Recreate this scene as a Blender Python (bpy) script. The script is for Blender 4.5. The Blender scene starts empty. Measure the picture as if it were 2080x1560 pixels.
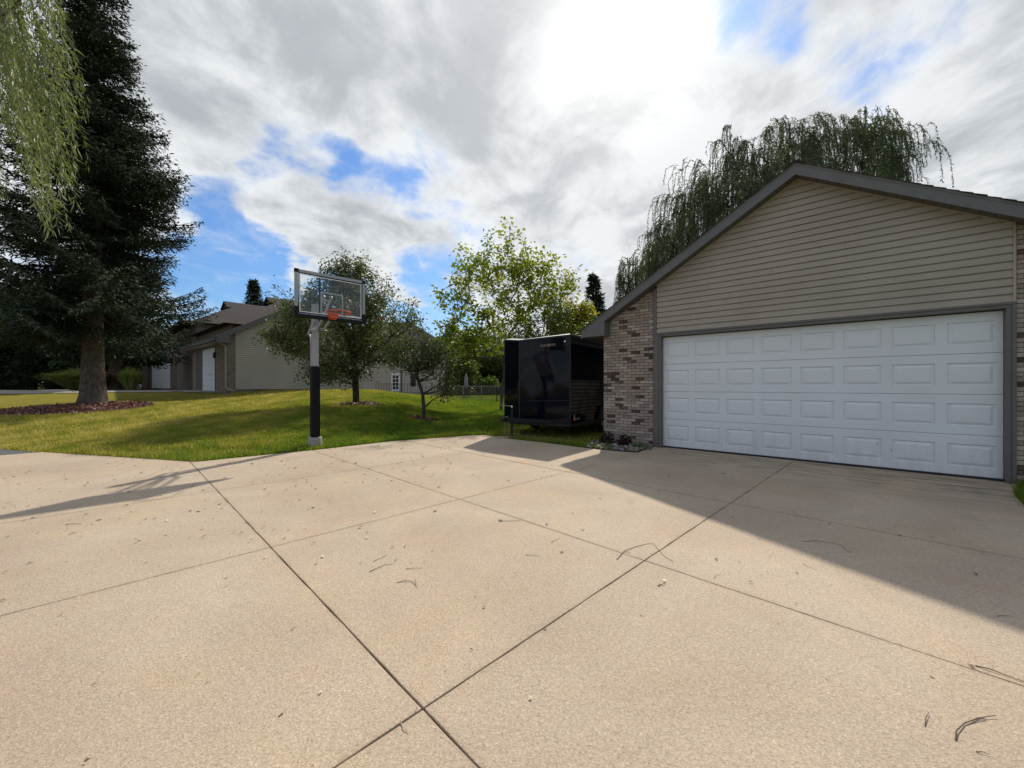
import bpy, math, random
import numpy as np
from mathutils import Vector, Matrix
R = math.radians
SC = bpy.context.scene
COL = SC.collection
random.seed(7)

# ------------------------------------------------------------------ camera, sky, sun, exposure
EYE = 1.36
cam = bpy.data.cameras.new('camera')
cam.sensor_width = 36.0; cam.lens = 13.846; cam.shift_y = 0.0019
cam.clip_start = 0.05; cam.clip_end = 2000
cam_o = bpy.data.objects.new('camera', cam); COL.objects.link(cam_o)
cam_o.location = (0, 0, EYE); cam_o.rotation_euler = (R(90), 0, 0)
SC.camera = cam_o
SUN_AZ, SUN_EL = R(16.0), R(41.4)          # azimuth measured from +Y towards +X
SUN_DIR = Vector((math.sin(SUN_AZ)*math.cos(SUN_EL), math.cos(SUN_AZ)*math.cos(SUN_EL), math.sin(SUN_EL)))
sun = bpy.data.lights.new('sun', 'SUN'); sun.energy = 2.9; sun.angle = R(1.1); sun.color = (1.0, 0.93, 0.82)
sun_o = bpy.data.objects.new('sun', sun); COL.objects.link(sun_o)
sun_o.rotation_euler = (-SUN_DIR).to_track_quat('-Z', 'Y').to_euler()
SC.view_settings.view_transform = 'Standard'; SC.view_settings.look = 'None'
SC.view_settings.exposure = 0.68; SC.view_settings.gamma = 1.0
SC.view_settings.use_curve_mapping = False
SC.cycles.max_bounces = 8; SC.cycles.transparent_max_bounces = 16
SC.cycles.use_denoising = True

def build_world():
    w = bpy.data.worlds.new('World'); SC.world = w; w.use_nodes = True
    nt = w.node_tree; nt.nodes.clear(); N = nt.nodes; L = nt.links
    def nd(t, **k):
        n = N.new(t)
        for a, b in k.items(): setattr(n, a, b)
        return n
    def mth(op, a, b=None, c=None, clamp=False):
        n = nd('ShaderNodeMath', operation=op, use_clamp=clamp)
        for i, x in enumerate((a, b, c)):
            if x is None: continue
            if isinstance(x, (int, float)): n.inputs[i].default_value = x
            else: L.new(x, n.inputs[i])
        return n.outputs[0]
    def mr(v, a, b, c=0.0, d=1.0, t='SMOOTHSTEP'):
        n = nd('ShaderNodeMapRange', interpolation_type=t)
        L.new(v, n.inputs[0])
        for i, x in enumerate((a, b, c, d)): n.inputs[1+i].default_value = x
        return n.outputs[0]
    def mix(f, a, b, bt='MIX'):
        n = nd('ShaderNodeMix', data_type='RGBA', blend_type=bt)
        if isinstance(f, float): n.inputs[0].default_value = f
        else: L.new(f, n.inputs[0])
        for i, x in ((6, a), (7, b)):
            if isinstance(x, tuple): n.inputs[i].default_value = (*x, 1)
            else: L.new(x, n.inputs[i])
        return n.outputs[2]
    sky = nd('ShaderNodeTexSky', sky_type='NISHITA')
    sky.sun_disc = False; sky.sun_elevation = SUN_EL; sky.sun_rotation = SUN_AZ
    sky.air_density = 1.3; sky.dust_density = 0.6; sky.ozone_density = 2.5
    tc = nd('ShaderNodeTexCoord'); g = tc.outputs['Generated']
    sep = nd('ShaderNodeSeparateXYZ'); L.new(g, sep.inputs[0])
    zc = mth('ADD', mth('MAXIMUM', sep.outputs[2], 0.0), 0.22)
    comb = nd('ShaderNodeCombineXYZ')
    L.new(mth('DIVIDE', sep.outputs[0], zc), comb.inputs[0]); L.new(mth('DIVIDE', sep.outputs[1], zc), comb.inputs[1])
    comb.inputs[2].default_value = 0.0
    mp = nd('ShaderNodeMapping'); L.new(comb.outputs[0], mp.inputs[0])
    mp.inputs['Rotation'].default_value = (0, 0, R(-35)); mp.inputs['Scale'].default_value = (1.0, 0.86, 1); mp.inputs['Location'].default_value = (3.1, 1.7, 0)
    def noise(scale, detail, rough, dist, off=0.0):
        n = nd('ShaderNodeTexNoise', noise_dimensions='4D'); L.new(mp.outputs[0], n.inputs['Vector'])
        n.inputs['W'].default_value = off
        n.inputs['Scale'].default_value = scale; n.inputs['Detail'].default_value = detail
        n.inputs['Roughness'].default_value = rough; n.inputs['Distortion'].default_value = dist
        return n.outputs['Fac']
    base = noise(3.0, 12, 0.60, 0.35, 0.0)
    # gaps in the cloud deck (negative) and thick parts (positive), as directions
    def pd(px, py):
        return Vector(((px-1040)/800, 1, (784-py)/800)).normalized()
    nv = nd('ShaderNodeTexNoise', noise_dimensions='3D'); L.new(mp.outputs[0], nv.inputs['Vector']); nv.inputs['Scale'].default_value = 2.6; nv.inputs['Detail'].default_value = 5
    wv = nd('ShaderNodeVectorMath', operation='SUBTRACT'); L.new(nv.outputs['Color'], wv.inputs[0]); wv.inputs[1].default_value = (.5, .5, .5)
    wm = nd('ShaderNodeVectorMath', operation='MULTIPLY_ADD'); L.new(wv.outputs[0], wm.inputs[0]); wm.inputs[1].default_value = (.34, .2, .34); L.new(g, wm.inputs[2])
    gaps = [(470,585,.16,-.44),(560,590,.10,-.26),(425,400,.10,-.26),(520,375,.08,-.18),(620,330,.09,-.22),(720,385,.08,-.18),(820,400,.08,-.20),(890,455,.06,-.14),
            (1550,45,.08,-.24),(1830,125,.08,-.14),(870,620,.12,-.28),(1165,350,.05,-.16),(490,160,.08,-.10),(700,590,.07,-.16),
            (600,470,.14,.22),(760,500,.13,.16),(1000,230,.5,.12),(1300,500,.4,.16),(1950,330,.45,.22),(450,150,.40,.16),(1270,60,.30,.2),(780,640,.10,.06),(200,350,.3,.15)]
    acc = base
    for px, py, rad, amp in gaps:
        d = nd('ShaderNodeVectorMath', operation='DISTANCE'); L.new(wm.outputs[0], d.inputs[0]); d.inputs[1].default_value = pd(px, py)
        acc = mth('ADD', acc, mr(d.outputs['Value'], 0.0, rad*1.35, amp, 0.0))
    cover = mr(acc, 0.365, 0.60)
    cover = mth('MAXIMUM', cover, mr(noise(5.5, 8, .62, .5, 13.0), 0.44, 0.74, 0.0, 0.38))
    # cloud brightness
    dens = noise(4.2, 11, 0.60, 0.35, 4.0); dens2 = noise(1.0, 3, 0.5, 0.2, 9.0)
    dot = nd('ShaderNodeVectorMath', operation='DOT_PRODUCT'); L.new(g, dot.inputs[0]); dot.inputs[1].default_value = SUN_DIR
    cosd = mth('MAXIMUM', dot.outputs['Value'], 0.0)
    glow1 = mth('POWER', cosd, 90.0); glow2 = mth('POWER', cosd, 6.0)
    val = mth('ADD', mth('MULTIPLY', dens, 0.62), mth('MULTIPLY', dens2, 0.38))
    gray = mix(mr(val, 0.42, 0.58), (2.8, 3.0, 3.25), (5.2, 5.4, 5.55))
    thick = mr(acc, 0.74, 0.50)               # thin edges of clouds are brighter
    cl = mix(mth('MULTIPLY', thick, 0.42), gray, (6.1, 6.3, 6.5))
    cl = mix(mth('MULTIPLY', glow2, 0.26), cl, (6.6, 6.6, 6.5))
    gsum = nd('ShaderNodeMix', data_type='RGBA', blend_type='ADD'); gsum.inputs[0].default_value = 1.0
    L.new(cl, gsum.inputs[6])
    gc = nd('ShaderNodeVectorMath', operation='SCALE'); gc.inputs[0].default_value = (3.6, 3.5, 3.2); L.new(glow1, gc.inputs['Scale'])
    L.new(gc.outputs[0], gsum.inputs[7])
    blue = nd('ShaderNodeMix', data_type='RGBA', blend_type='MULTIPLY'); blue.inputs[0].default_value = 1.0
    L.new(sky.outputs[0], blue.inputs[6]); blue.inputs[7].default_value = (0.40, 0.57, 0.80, 1)
    out = mix(cover, blue.outputs[2], gsum.outputs[2])
    low = mr(sep.outputs[2], -0.02, 0.0)
    out = mix(low, (0.9, 0.9, 0.8), out)
    bg = nd('ShaderNodeBackground'); L.new(out, bg.inputs[0]); bg.inputs[1].default_value = 0.1
    o = nd('ShaderNodeOutputWorld'); L.new(bg.outputs[0], o.inputs[0])
build_world()

# ------------------------------------------------------------------ material helpers
class NT:
    def __init__(s, name):
        s.m = bpy.data.materials.new(name); s.m.use_nodes = True
        s.nt = s.m.node_tree; s.N = s.nt.nodes; s.L = s.nt.links
        s.b = s.N['Principled BSDF']; s.out = s.N['Material Output']
    def nd(s, t, **k):
        n = s.N.new(t)
        for a, b in k.items(): setattr(n, a, b)
        return n
    def link(s, a, b): s.L.new(a, b)
    def pos(s, scale=(1,1,1), rot=(0,0,0), kind='world'):
        if kind == 'world': o = s.nd('ShaderNodeNewGeometry').outputs['Position']
        else: o = s.nd('ShaderNodeTexCoord').outputs['Object']
        mp = s.nd('ShaderNodeMapping'); s.link(o, mp.inputs[0]); mp.inputs['Scale'].default_value = scale; mp.inputs['Rotation'].default_value = rot
        return mp.outputs[0]
    def noise(s, v, scale, detail=4, rough=.55, dist=0.0):
        n = s.nd('ShaderNodeTexNoise'); s.link(v, n.inputs['Vector'])
        n.inputs['Scale'].default_value = scale; n.inputs['Detail'].default_value = detail; n.inputs['Roughness'].default_value = rough; n.inputs['Distortion'].default_value = dist
        return n.outputs['Fac']
    def mr(s, v, a, b, c=0., d=1., t='LINEAR'):
        n = s.nd('ShaderNodeMapRange', interpolation_type=t); s.link(v, n.inputs[0])
        for i, x in enumerate((a, b, c, d)): n.inputs[1+i].default_value = x
        return n.outputs[0]
    def math(s, op, a, b=None, clamp=False):
        n = s.nd('ShaderNodeMath', operation=op, use_clamp=clamp)
        for i, x in enumerate((a, b)):
            if x is None: continue
            if isinstance(x, (int, float)): n.inputs[i].default_value = x
            else: s.link(x, n.inputs[i])
        return n.outputs[0]
    def mix(s, f, a, b, bt='MIX'):
        n = s.nd('ShaderNodeMix', data_type='RGBA', blend_type=bt)
        if isinstance(f, (int, float)): n.inputs[0].default_value = f
        else: s.link(f, n.inputs[0])
        for i, x in ((6, a), (7, b)):
            if isinstance(x, tuple): n.inputs[i].default_value = (*x[:3], 1)
            else: s.link(x, n.inputs[i])
        return n.outputs[2]
    def ramp(s, v, stops):
        n = s.nd('ShaderNodeValToRGB'); s.link(v, n.inputs[0]); e = n.color_ramp.elements
        while len(e) > 1: e.remove(e[-1])
        e[0].position = stops[0][0]; e[0].color = (*stops[0][1], 1)
        for p, c in stops[1:]:
            x = e.new(p); x.color = (*c, 1)
        return n.outputs[0]
    def bump(s, h, strength=.3, dist=.01):
        n = s.nd('ShaderNodeBump'); s.link(h, n.inputs['Height']); n.inputs['Strength'].default_value = strength; n.inputs['Distance'].default_value = dist
        s.link(n.outputs[0], s.b.inputs['Normal'])
    def col(s, c):
        if isinstance(c, tuple): s.b.inputs['Base Color'].default_value = (*c, 1)
        else: s.link(c, s.b.inputs['Base Color'])
    def set(s, rough=None, metal=None, spec=None):
        if rough is not None: s.b.inputs['Roughness'].default_value = rough
        if metal is not None: s.b.inputs['Metallic'].default_value = metal
        if spec is not None: s.b.inputs['Specular IOR Level'].default_value = spec

MAT = {}
def plain(name, c, rough=.6, metal=0., var=.12, scale=6., bump=0., bscale=60., spec=.5, kind='world'):
    t = NT(name); v = t.pos(kind=kind)
    n = t.noise(v, scale, 5, .6)
    a = tuple(x*(1-var) for x in c); b = tuple(min(1, x*(1+var)) for x in c)
    t.col(t.mix(t.mr(n, .3, .7), a, b)); t.set(rough, metal, spec)
    if bump: t.bump(t.noise(v, bscale, 3, .6), bump, .004)
    MAT[name] = t.m; return t.m

S2C = math.sqrt(.5)
def mat_concrete():
    t = NT('concrete_aggregate'); v = t.pos()
    fine = t.nd('ShaderNodeTexVoronoi'); t.link(v, fine.inputs['Vector']); fine.inputs['Scale'].default_value = 150.
    n2 = t.noise(v, 60, 4, .75); big = t.noise(v, .55, 5, .6, .4); mid = t.noise(v, 3.2, 5, .65)
    spk = t.ramp(fine.outputs['Color'], [(0., (.22,.17,.125)), (.28, (.39,.312,.232)), (.60, (.475,.38,.285)), (.85, (.57,.465,.355)), (1., (.74,.63,.50))])
    c = t.mix(t.mr(n2, .36, .66), (.335,.268,.19), (.55,.445,.325))
    c = t.mix(.55, c, spk)
    c = t.mix(t.mr(big, .35, .68), c, t.mix(1., c, (.80,.765,.75), 'MULTIPLY'))
    c = t.mix(t.mr(mid, .55, .8), c, t.mix(1., c, (1.10,1.06,1.0), 'MULTIPLY'))
    c = t.mix(t.mr(t.noise(v, 1.7, 6, .7, .8), .58, .75, 0., .5), c, t.mix(1., c, (1.0,.89,.77), 'MULTIPLY'))
    # damp algae streaks in front of the door, running along it
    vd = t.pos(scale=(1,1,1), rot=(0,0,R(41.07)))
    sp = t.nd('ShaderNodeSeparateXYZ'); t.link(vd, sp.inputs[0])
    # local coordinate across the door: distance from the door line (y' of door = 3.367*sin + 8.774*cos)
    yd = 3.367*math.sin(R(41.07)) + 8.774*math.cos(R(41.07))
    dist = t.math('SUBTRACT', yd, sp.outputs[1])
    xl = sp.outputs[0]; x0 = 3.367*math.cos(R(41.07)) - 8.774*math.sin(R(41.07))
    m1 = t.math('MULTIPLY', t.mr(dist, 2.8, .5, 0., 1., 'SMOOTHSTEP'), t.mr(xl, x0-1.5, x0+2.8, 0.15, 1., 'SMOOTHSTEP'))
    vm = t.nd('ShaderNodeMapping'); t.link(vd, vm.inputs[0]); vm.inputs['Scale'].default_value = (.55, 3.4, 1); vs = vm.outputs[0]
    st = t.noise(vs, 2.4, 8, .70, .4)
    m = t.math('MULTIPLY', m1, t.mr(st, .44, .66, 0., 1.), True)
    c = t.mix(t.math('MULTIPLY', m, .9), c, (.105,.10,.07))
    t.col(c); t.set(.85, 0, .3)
    b = t.math('ADD', t.math('MULTIPLY', fine.outputs['Distance'], .6), t.math('MULTIPLY', n2, .8))
# dirt gathered along the joints, and soft run-off stains
    jp = t.nd('ShaderNodeSeparateXYZ'); t.link(t.pos(), jp.inputs[0])
    P_ = t.math('MULTIPLY', t.math('SUBTRACT', jp.outputs[1], jp.outputs[0]), S2C); Q_ = t.math('MULTIPLY', t.math('ADD', jp.outputs[1], jp.outputs[0]), S2C)
    dm = None
    for coord, vals in ((P_, (1.44, 3.79, 6.33)), (Q_, (.91, 2.90, 5.03))):
        for v0 in vals:
            dd = t.math('ABSOLUTE', t.math('SUBTRACT', coord, v0)); dm = dd if dm is None else t.math('MINIMUM', dm, dd)
    jm = t.math('MULTIPLY', t.mr(dm, .05, .0, 0., 1., 'SMOOTHSTEP'), t.mr(t.noise(t.pos(), 5, 6, .7), .38, .68, .05, .75))
    c = t.mix(jm, c, t.mix(1., c, (.80,.78,.76), 'MULTIPLY'))
    sm = t.mr(t.noise(t.pos(scale=(1,.45,1), rot=(0,0,.8)), 1.3, 7, .72, 1.2), .60, .74, 0., .5)
    c = t.mix(sm, c, t.mix(1., c, (.78,.77,.78), 'MULTIPLY'))
    # faint pinkish and ochre blotches of age
    c2 = t.mix(t.mr(t.noise(t.pos(), .9, 5, .6, .5), .55, .72, 0., .55), c, t.mix(1., c, (1.06,.93,.86), 'MULTIPLY'))
    t.col(t.mix(t.mr(t.noise(t.pos(rot=(0,0,1)), .42, 6, .65, 1.), .52, .7, 0., .6), c2, t.mix(1., c2, (1.10,1.05,.88), 'MULTIPLY')))
    t.bump(b, .5, .005)
    MAT['concrete'] = t.m
mat_concrete()

def mat_lawn():
    t = NT('lawn'); v = t.pos()
    a = t.noise(v, .35, 5, .6, .3); b = t.noise(v, 2.5, 6, .7); f = t.noise(v, 45, 4, .8)
    sep = t.nd('ShaderNodeSeparateXYZ'); t.link(t.pos(), sep.inputs[0])
    # drier, yellower turf on the left, lush on the right
    side = t.mr(sep.outputs[0], -3., -11., 0., .75, 'SMOOTHSTEP')
    dry = t.math('ADD', t.mr(a, .35, .7, 0., .45), side, True)
    green = t.mix(t.mr(b, .3, .7), (.095,.15,.014), (.15,.20,.025))
    yel = t.mix(t.mr(b, .3, .7), (.22,.195,.035), (.32,.27,.07))
    c = t.mix(dry, green, yel)
    c = t.mix(t.mr(f, .3, .7), t.mix(1., c, (.55,.55,.5), 'MULTIPLY'), c)
    # bare dry strip under the trailer tongue
    d = t.nd('ShaderNodeVectorMath', operation='DISTANCE'); t.link(t.pos(scale=(1,1,0)), d.inputs[0]); d.inputs[1].default_value = (.75, 11.0, 0)
    c = t.mix(t.mr(d.outputs['Value'], 2.0, .7, 0., .8, 'SMOOTHSTEP'), c, (.19,.15,.07))
    t.col(c); t.set(1, 0, 0.); t.bump(f, .6, .02)
    MAT['lawn'] = t.m
mat_lawn()

def leaf_mat(name, stops, trans=.45, rough=.5, tcol=None, spec=.3):
    t = NT(name)
    at = t.nd('ShaderNodeAttribute'); at.attribute_name = 'tint'
    c = t.ramp(at.outputs['Fac'], stops)
    t.col(c); t.set(rough, 0, spec)
    if trans > 0:
        tr = t.nd('ShaderNodeBsdfTranslucent')
        t.link(t.mix(1., c, tcol or (1.25,1.35,.7), 'MULTIPLY'), tr.inputs[0])
        mx = t.nd('ShaderNodeMixShader'); mx.inputs[0].default_value = trans
        t.link(t.b.outputs[0], mx.inputs[1]); t.link(tr.outputs[0], mx.inputs[2]); t.link(mx.outputs[0], t.out.inputs[0])
    MAT[name] = t.m; return t.m
leaf_mat('grass_blade', [(0,(.075,.14,.010)),(.3,(.14,.20,.018)),(.6,(.27,.25,.04)),(.85,(.40,.33,.09)),(1,(.52,.42,.18))], .45)
leaf_mat('spruce_needles', [(0,(.014,.024,.012)),(.5,(.038,.056,.032)),(1,(.10,.125,.08))], 0.0, .75, spec=.12)
leaf_mat('maple_leaves', [(0,(.10,.14,.016)),(.5,(.19,.23,.025)),(.85,(.30,.30,.04)),(1,(.28,.17,.03))], .55)
leaf_mat('gold_leaves', [(0,(.13,.16,.018)),(.5,(.24,.22,.025)),(1,(.36,.26,.05))], .55)
leaf_mat('crab_leaves', [(0,(.05,.07,.022)),(.5,(.10,.125,.042)),(.85,(.19,.20,.085)),(1,(.32,.30,.17))], .35, .45, spec=.35)
leaf_mat('willow_leaves', [(0,(.055,.08,.025)),(.5,(.13,.16,.055)),(1,(.26,.28,.14))], .38, .5, spec=.25)
leaf_mat('far_willow_leaves', [(0,(.035,.05,.024)),(.5,(.065,.085,.04)),(1,(.11,.13,.065))], .35, .5)
leaf_mat('wood_leaves', [(0,(.035,.062,.012)),(.5,(.075,.115,.018)),(1,(.16,.18,.03))], .45)
leaf_mat('dark_leaves', [(0,(.008,.014,.007)),(.5,(.018,.03,.012)),(1,(.04,.06,.02))], .15, .7, spec=.1)
leaf_mat('tall_grass', [(0,(.12,.18,.03)),(.5,(.25,.31,.07)),(1,(.45,.42,.20))], .5)
leaf_mat('burgundy_leaves', [(0,(.02,.012,.012)),(1,(.07,.035,.03))], .2)
leaf_mat('sedum_leaves', [(0,(.10,.13,.07)),(1,(.24,.28,.18))], .2)
leaf_mat('litter', [(0,(.10,.055,.03)),(.5,(.22,.13,.07)),(.8,(.5,.42,.25)),(1,(.75,.68,.50))], .1)
leaf_mat('mulch_chip', [(0,(.06,.02,.014)),(.5,(.17,.06,.04)),(.85,(.28,.12,.08)),(1,(.45,.30,.22))], 0.)
leaf_mat('pebble', [(0,(.07,.06,.05)),(.7,(.18,.155,.13)),(1,(.42,.39,.35))], 0., .7)

def bark(name, a, b):
    t = NT(name); v = t.pos(scale=(1,1,.35)); n = t.noise(v, 14, 6, .7, .6); n2 = t.noise(t.pos(), 3, 4, .6)
    c = t.mix(t.mr(n, .35, .65), a, b); t.col(t.mix(t.mr(n2, .4, .7, 0, .5), c, (.14,.14,.12))); t.set(.95, 0, .1); t.bump(n, .9, .03)
    MAT[name] = t.m
bark('spruce_bark', (.045,.032,.024), (.15,.115,.09))
bark('dark_bark', (.022,.018,.015), (.07,.058,.048))
bark('grey_bark', (.06,.05,.042), (.16,.14,.12))

t = NT('vinyl_siding'); v = t.pos(kind='obj'); vs = t.pos(scale=(.6,1,14), kind='obj')
c = t.mix(t.mr(t.noise(v, 1.1, 4), .35, .7), (.30,.26,.218), (.355,.31,.262)); c = t.mix(t.mr(t.noise(vs, 3, 4), .5, .8, 0, .3), c, (.27,.22,.175))
t.col(c); t.set(.55, 0, .35); t.bump(t.noise(t.pos(scale=(1,1,12), kind='obj'), 40, 3), .15, .002); MAT['siding'] = t.m
t = NT('neighbour_siding'); t.col(t.mix(t.mr(t.noise(t.pos(kind='obj'), .6, 4), .3, .7), (.40,.36,.30), (.47,.43,.36))); t.set(.6, 0, .3); MAT['siding_n'] = t.m
plain('taupe_trim', (.105,.098,.092), .5, var=.08, bump=.05)
plain('grey_trim', (.105,.103,.10), .5, var=.1)
plain('dark_seal', (.012,.013,.014), .7)
t = NT('door_white'); v = t.pos(kind='obj'); g = t.noise(t.pos(scale=(3,1,40), kind='obj'), 6, 5, .7); d = t.noise(v, .9, 5, .6)
c = t.mix(t.mr(d, .4, .8), (.66,.68,.71), (.60,.615,.63))
wp = t.nd('ShaderNodeSeparateXYZ'); t.link(t.pos(), wp.inputs[0]); gr = t.math('MULTIPLY', t.mr(wp.outputs[2], .75, .0, 0., 1., 'SMOOTHSTEP'), t.mr(t.noise(t.pos(scale=(1,1,.25)), 9, 6, .7), .35, .7, .1, 1.))
c = t.mix(t.math('MULTIPLY', gr, .45), c, (.40,.36,.30)); c = t.mix(t.mr(t.noise(t.pos(scale=(1,1,.12)), 22, 5, .7), .62, .8, 0., .25), c, (.46,.44,.40)); t.col(c); t.set(.45, 0, .4); t.bump(g, .25, .0015); MAT['door'] = t.m
plain('beige_trim', (.33,.275,.21), .55, var=.06)
def shingle(name, a, b):
    t = NT(name); v = t.pos(kind='obj'); n = t.noise(v, 9, 5, .8); n2 = t.noise(v, 120, 2, .7)
    c = t.mix(t.mr(n, .35, .65), a, b); c = t.mix(t.mr(n2, .35, .65), t.mix(1., c, (.6,.6,.6), 'MULTIPLY'), c); t.col(c); t.set(.95, 0, .1); t.bump(n2, .5, .005); MAT[name] = t.m
shingle('roof_shingle', (.045,.037,.030), (.11,.085,.068))
shingle('roof_shingle_far', (.065,.056,.051), (.11,.095,.087))
BR = []
for i, (c, w) in enumerate([((.33,.265,.22),24), ((.28,.225,.19),22), ((.39,.335,.285),16), ((.31,.235,.205),16), ((.245,.205,.18),10), ((.075,.05,.04),7), ((.11,.07,.057),6)]):
    t = NT('brick_%s' % ['rose','taupe','cream','pink','grey','umber','brown'][i]); v = t.pos(); n = t.noise(v, 38, 5, .7); n2 = t.noise(v, 9, 3)
    cc = t.mix(t.mr(n, .3, .7), tuple(x*.68 for x in c), tuple(min(1,x*1.22) for x in c)); t.col(t.mix(t.mr(n2, .5, .8, 0, .35), cc, (.36,.33,.30))); t.set(.92, 0, .15); t.bump(n, .6, .004)
    MAT[t.m.name] = t.m; BR.append((t.m, w))
plain('mortar', (.235,.20,.175), .95, var=.15, scale=20, bump=.4)
t = NT('far_brick'); v = t.pos(kind='obj')
rot = t.nd('ShaderNodeSeparateXYZ'); t.link(v, rot.inputs[0]); cb = t.nd('ShaderNodeCombineXYZ'); t.link(t.math('ADD', rot.outputs[0], rot.outputs[1]), cb.inputs[0]); t.link(rot.outputs[2], cb.inputs[1])
bt = t.nd('ShaderNodeTexBrick'); t.link(cb.outputs[0], bt.inputs['Vector']); bt.inputs['Scale'].default_value = 1.; bt.inputs['Brick Width'].default_value = .21; bt.inputs['Row Height'].default_value = .068; bt.inputs['Mortar Size'].default_value = .008
bt.inputs['Color1'].default_value = (.20,.155,.125,1); bt.inputs['Color2'].default_value = (.085,.06,.048,1); bt.inputs['Mortar'].default_value = (.22,.20,.175,1); bt.inputs['Bias'].default_value = -.25
t.col(t.mix(t.mr(t.noise(t.pos(scale=(1,1,3), kind='obj'), 5, 3), .4, .7), bt.outputs[0], (.24,.19,.155))); t.set(.95, 0, .1); t.bump(bt.outputs['Fac'], -.4, .01); MAT['far_brick'] = t.m
plain('asphalt', (.085,.08,.078), .9, var=.15, scale=30, bump=.3)
plain('pale_road', (.26,.235,.205), .9, var=.1, scale=4)
plain('joint_filler', (.018,.015,.013), .9)
plain('tooled_joint', (.13,.10,.075), .9, var=.3, scale=12)
plain('footing_concrete', (.27,.255,.225), .95, var=.2, scale=25, bump=.5)
plain('trailer_black', (.0035,.004,.008), .05, var=.02, spec=.16)
plain('trailer_trim', (.02,.02,.022), .4, metal=.2, spec=.3)
plain('black_steel', (.010,.010,.011), .5, spec=.25)
plain('roof_metal', (.55,.56,.57), .35, metal=.6)
plain('rubber', (.015,.015,.015), .85)
plain('chain_metal', (.30,.29,.27), .4, metal=.8)
plain('weathered_plank', (.34,.29,.23), .9, var=.25, scale=20, bump=.4)
plain('pad_vinyl', (.006,.006,.008), .6, bump=.1, bscale=20, spec=.15)
plain('silver_paint', (.31,.31,.32), .4, metal=.25, var=.05)
plain('frame_grey', (.30,.31,.32), .4, metal=.3, var=.06)
plain('board_black', (.008,.010,.012), .6, spec=.2)
plain('rim_orange', (.55,.085,.03), .4)
plain('white_paint', (.78,.78,.78), .5)
plain('sticker_orange', (.60,.16,.03), .5); plain('emblem_grey', (.10,.09,.09), .4); plain('emblem_red', (.28,.06,.03), .4)
plain('window_dark', (.02,.022,.025), .08, spec=.8)
plain('umbrella_grey', (.20,.20,.23), .8); plain('flag_red', (.45,.06,.06), .7); plain('blue_grey_wall', (.42,.48,.58), .6); plain('slate_roof', (.05,.06,.08), .8)
plain('twig', (.10,.07,.05), .9, var=.3, scale=40); plain('pale_bark', (.55,.46,.32), .8)
plain('mulch_soil', (.10,.038,.026), .95, var=.4, scale=30, bump=.9)
plain('bed_soil', (.06,.045,.032), .95, var=.4, scale=25, bump=.8)
plain('galvanised', (.28,.29,.30), .5, metal=.5)
plain('brass', (.25,.2,.12), .4, metal=.8)
t = NT('glass_board'); t.b.inputs['Transmission Weight'].default_value = 0.
tr = t.nd('ShaderNodeBsdfTransparent'); tr.inputs[0].default_value = (.93,.95,.95,1); gl = t.nd('ShaderNodeBsdfGlossy'); gl.inputs['Roughness'].default_value = .03
fr = t.nd('ShaderNodeFresnel'); fr.inputs[0].default_value = 1.45; mx = t.nd('ShaderNodeMixShader')
t.link(fr.outputs[0], mx.inputs[0]); t.link(tr.outputs[0], mx.inputs[1]); t.link(gl.outputs[0], mx.inputs[2]); t.link(mx.outputs[0], t.out.inputs[0]); MAT['glass_board'] = t.m
t = NT('chain_mesh'); tr = t.nd('ShaderNodeBsdfTransparent'); mx = t.nd('ShaderNodeMixShader')
v = t.pos(rot=(0,R(45),0), kind='obj'); sp = t.nd('ShaderNodeSeparateXYZ'); t.link(v, sp.inputs[0])
a = t.math('LESS_THAN', t.math('FRACT', t.math('MULTIPLY', sp.outputs[0], 16)), .16); b = t.math('LESS_THAN', t.math('FRACT', t.math('MULTIPLY', sp.outputs[2], 16)), .16)
t.link(t.math('MAXIMUM', a, b), mx.inputs[0]); t.link(tr.outputs[0], mx.inputs[1]); t.link(t.b.outputs[0], mx.inputs[2]); t.link(mx.outputs[0], t.out.inputs[0])
t.col((.2,.2,.21)); t.set(.5, .5); MAT['chain_mesh'] = t.m

# ------------------------------------------------------------------ object helpers
def link(o, parent=None):
    COL.objects.link(o)
    if parent is not None: o.parent = parent
    return o
def tag(o, label=None, cat=None, group=None, kind=None):
    if label: o['label'] = label
    if cat: o['category'] = cat
    if group: o['group'] = group
    if kind: o['kind'] = kind
    return o
def thing(name, loc, label, cat, rz=0., group=None):
    o = bpy.data.objects.new(name, None); link(o); o.location = loc; o.rotation_euler = (0, 0, rz); o.empty_display_size = .3
    return tag(o, label, cat, group)
def fast_mesh(name, V, F, mat, parent=None, tint=None, smooth=False):
    V = np.asarray(V, dtype=np.float32); F = np.asarray(F, dtype=np.int32)
    me = bpy.data.meshes.new(name); n, k = F.shape
    me.vertices.add(len(V)); me.vertices.foreach_set('co', V.ravel())
    me.loops.add(n*k); me.loops.foreach_set('vertex_index', F.ravel())
    me.polygons.add(n); me.polygons.foreach_set('loop_start', np.arange(n, dtype=np.int32)*k)
    me.polygons.foreach_set('loop_total', np.full(n, k, dtype=np.int32))
    if smooth: me.polygons.foreach_set('use_smooth', np.ones(n, dtype=bool))
    me.materials.append(mat); me.update(calc_edges=True)
    if tint is not None:
        a = me.attributes.new('tint', 'FLOAT', 'FACE'); a.data.foreach_set('value', np.asarray(tint, dtype=np.float32))
    return link(bpy.data.objects.new(name, me), parent)
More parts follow.
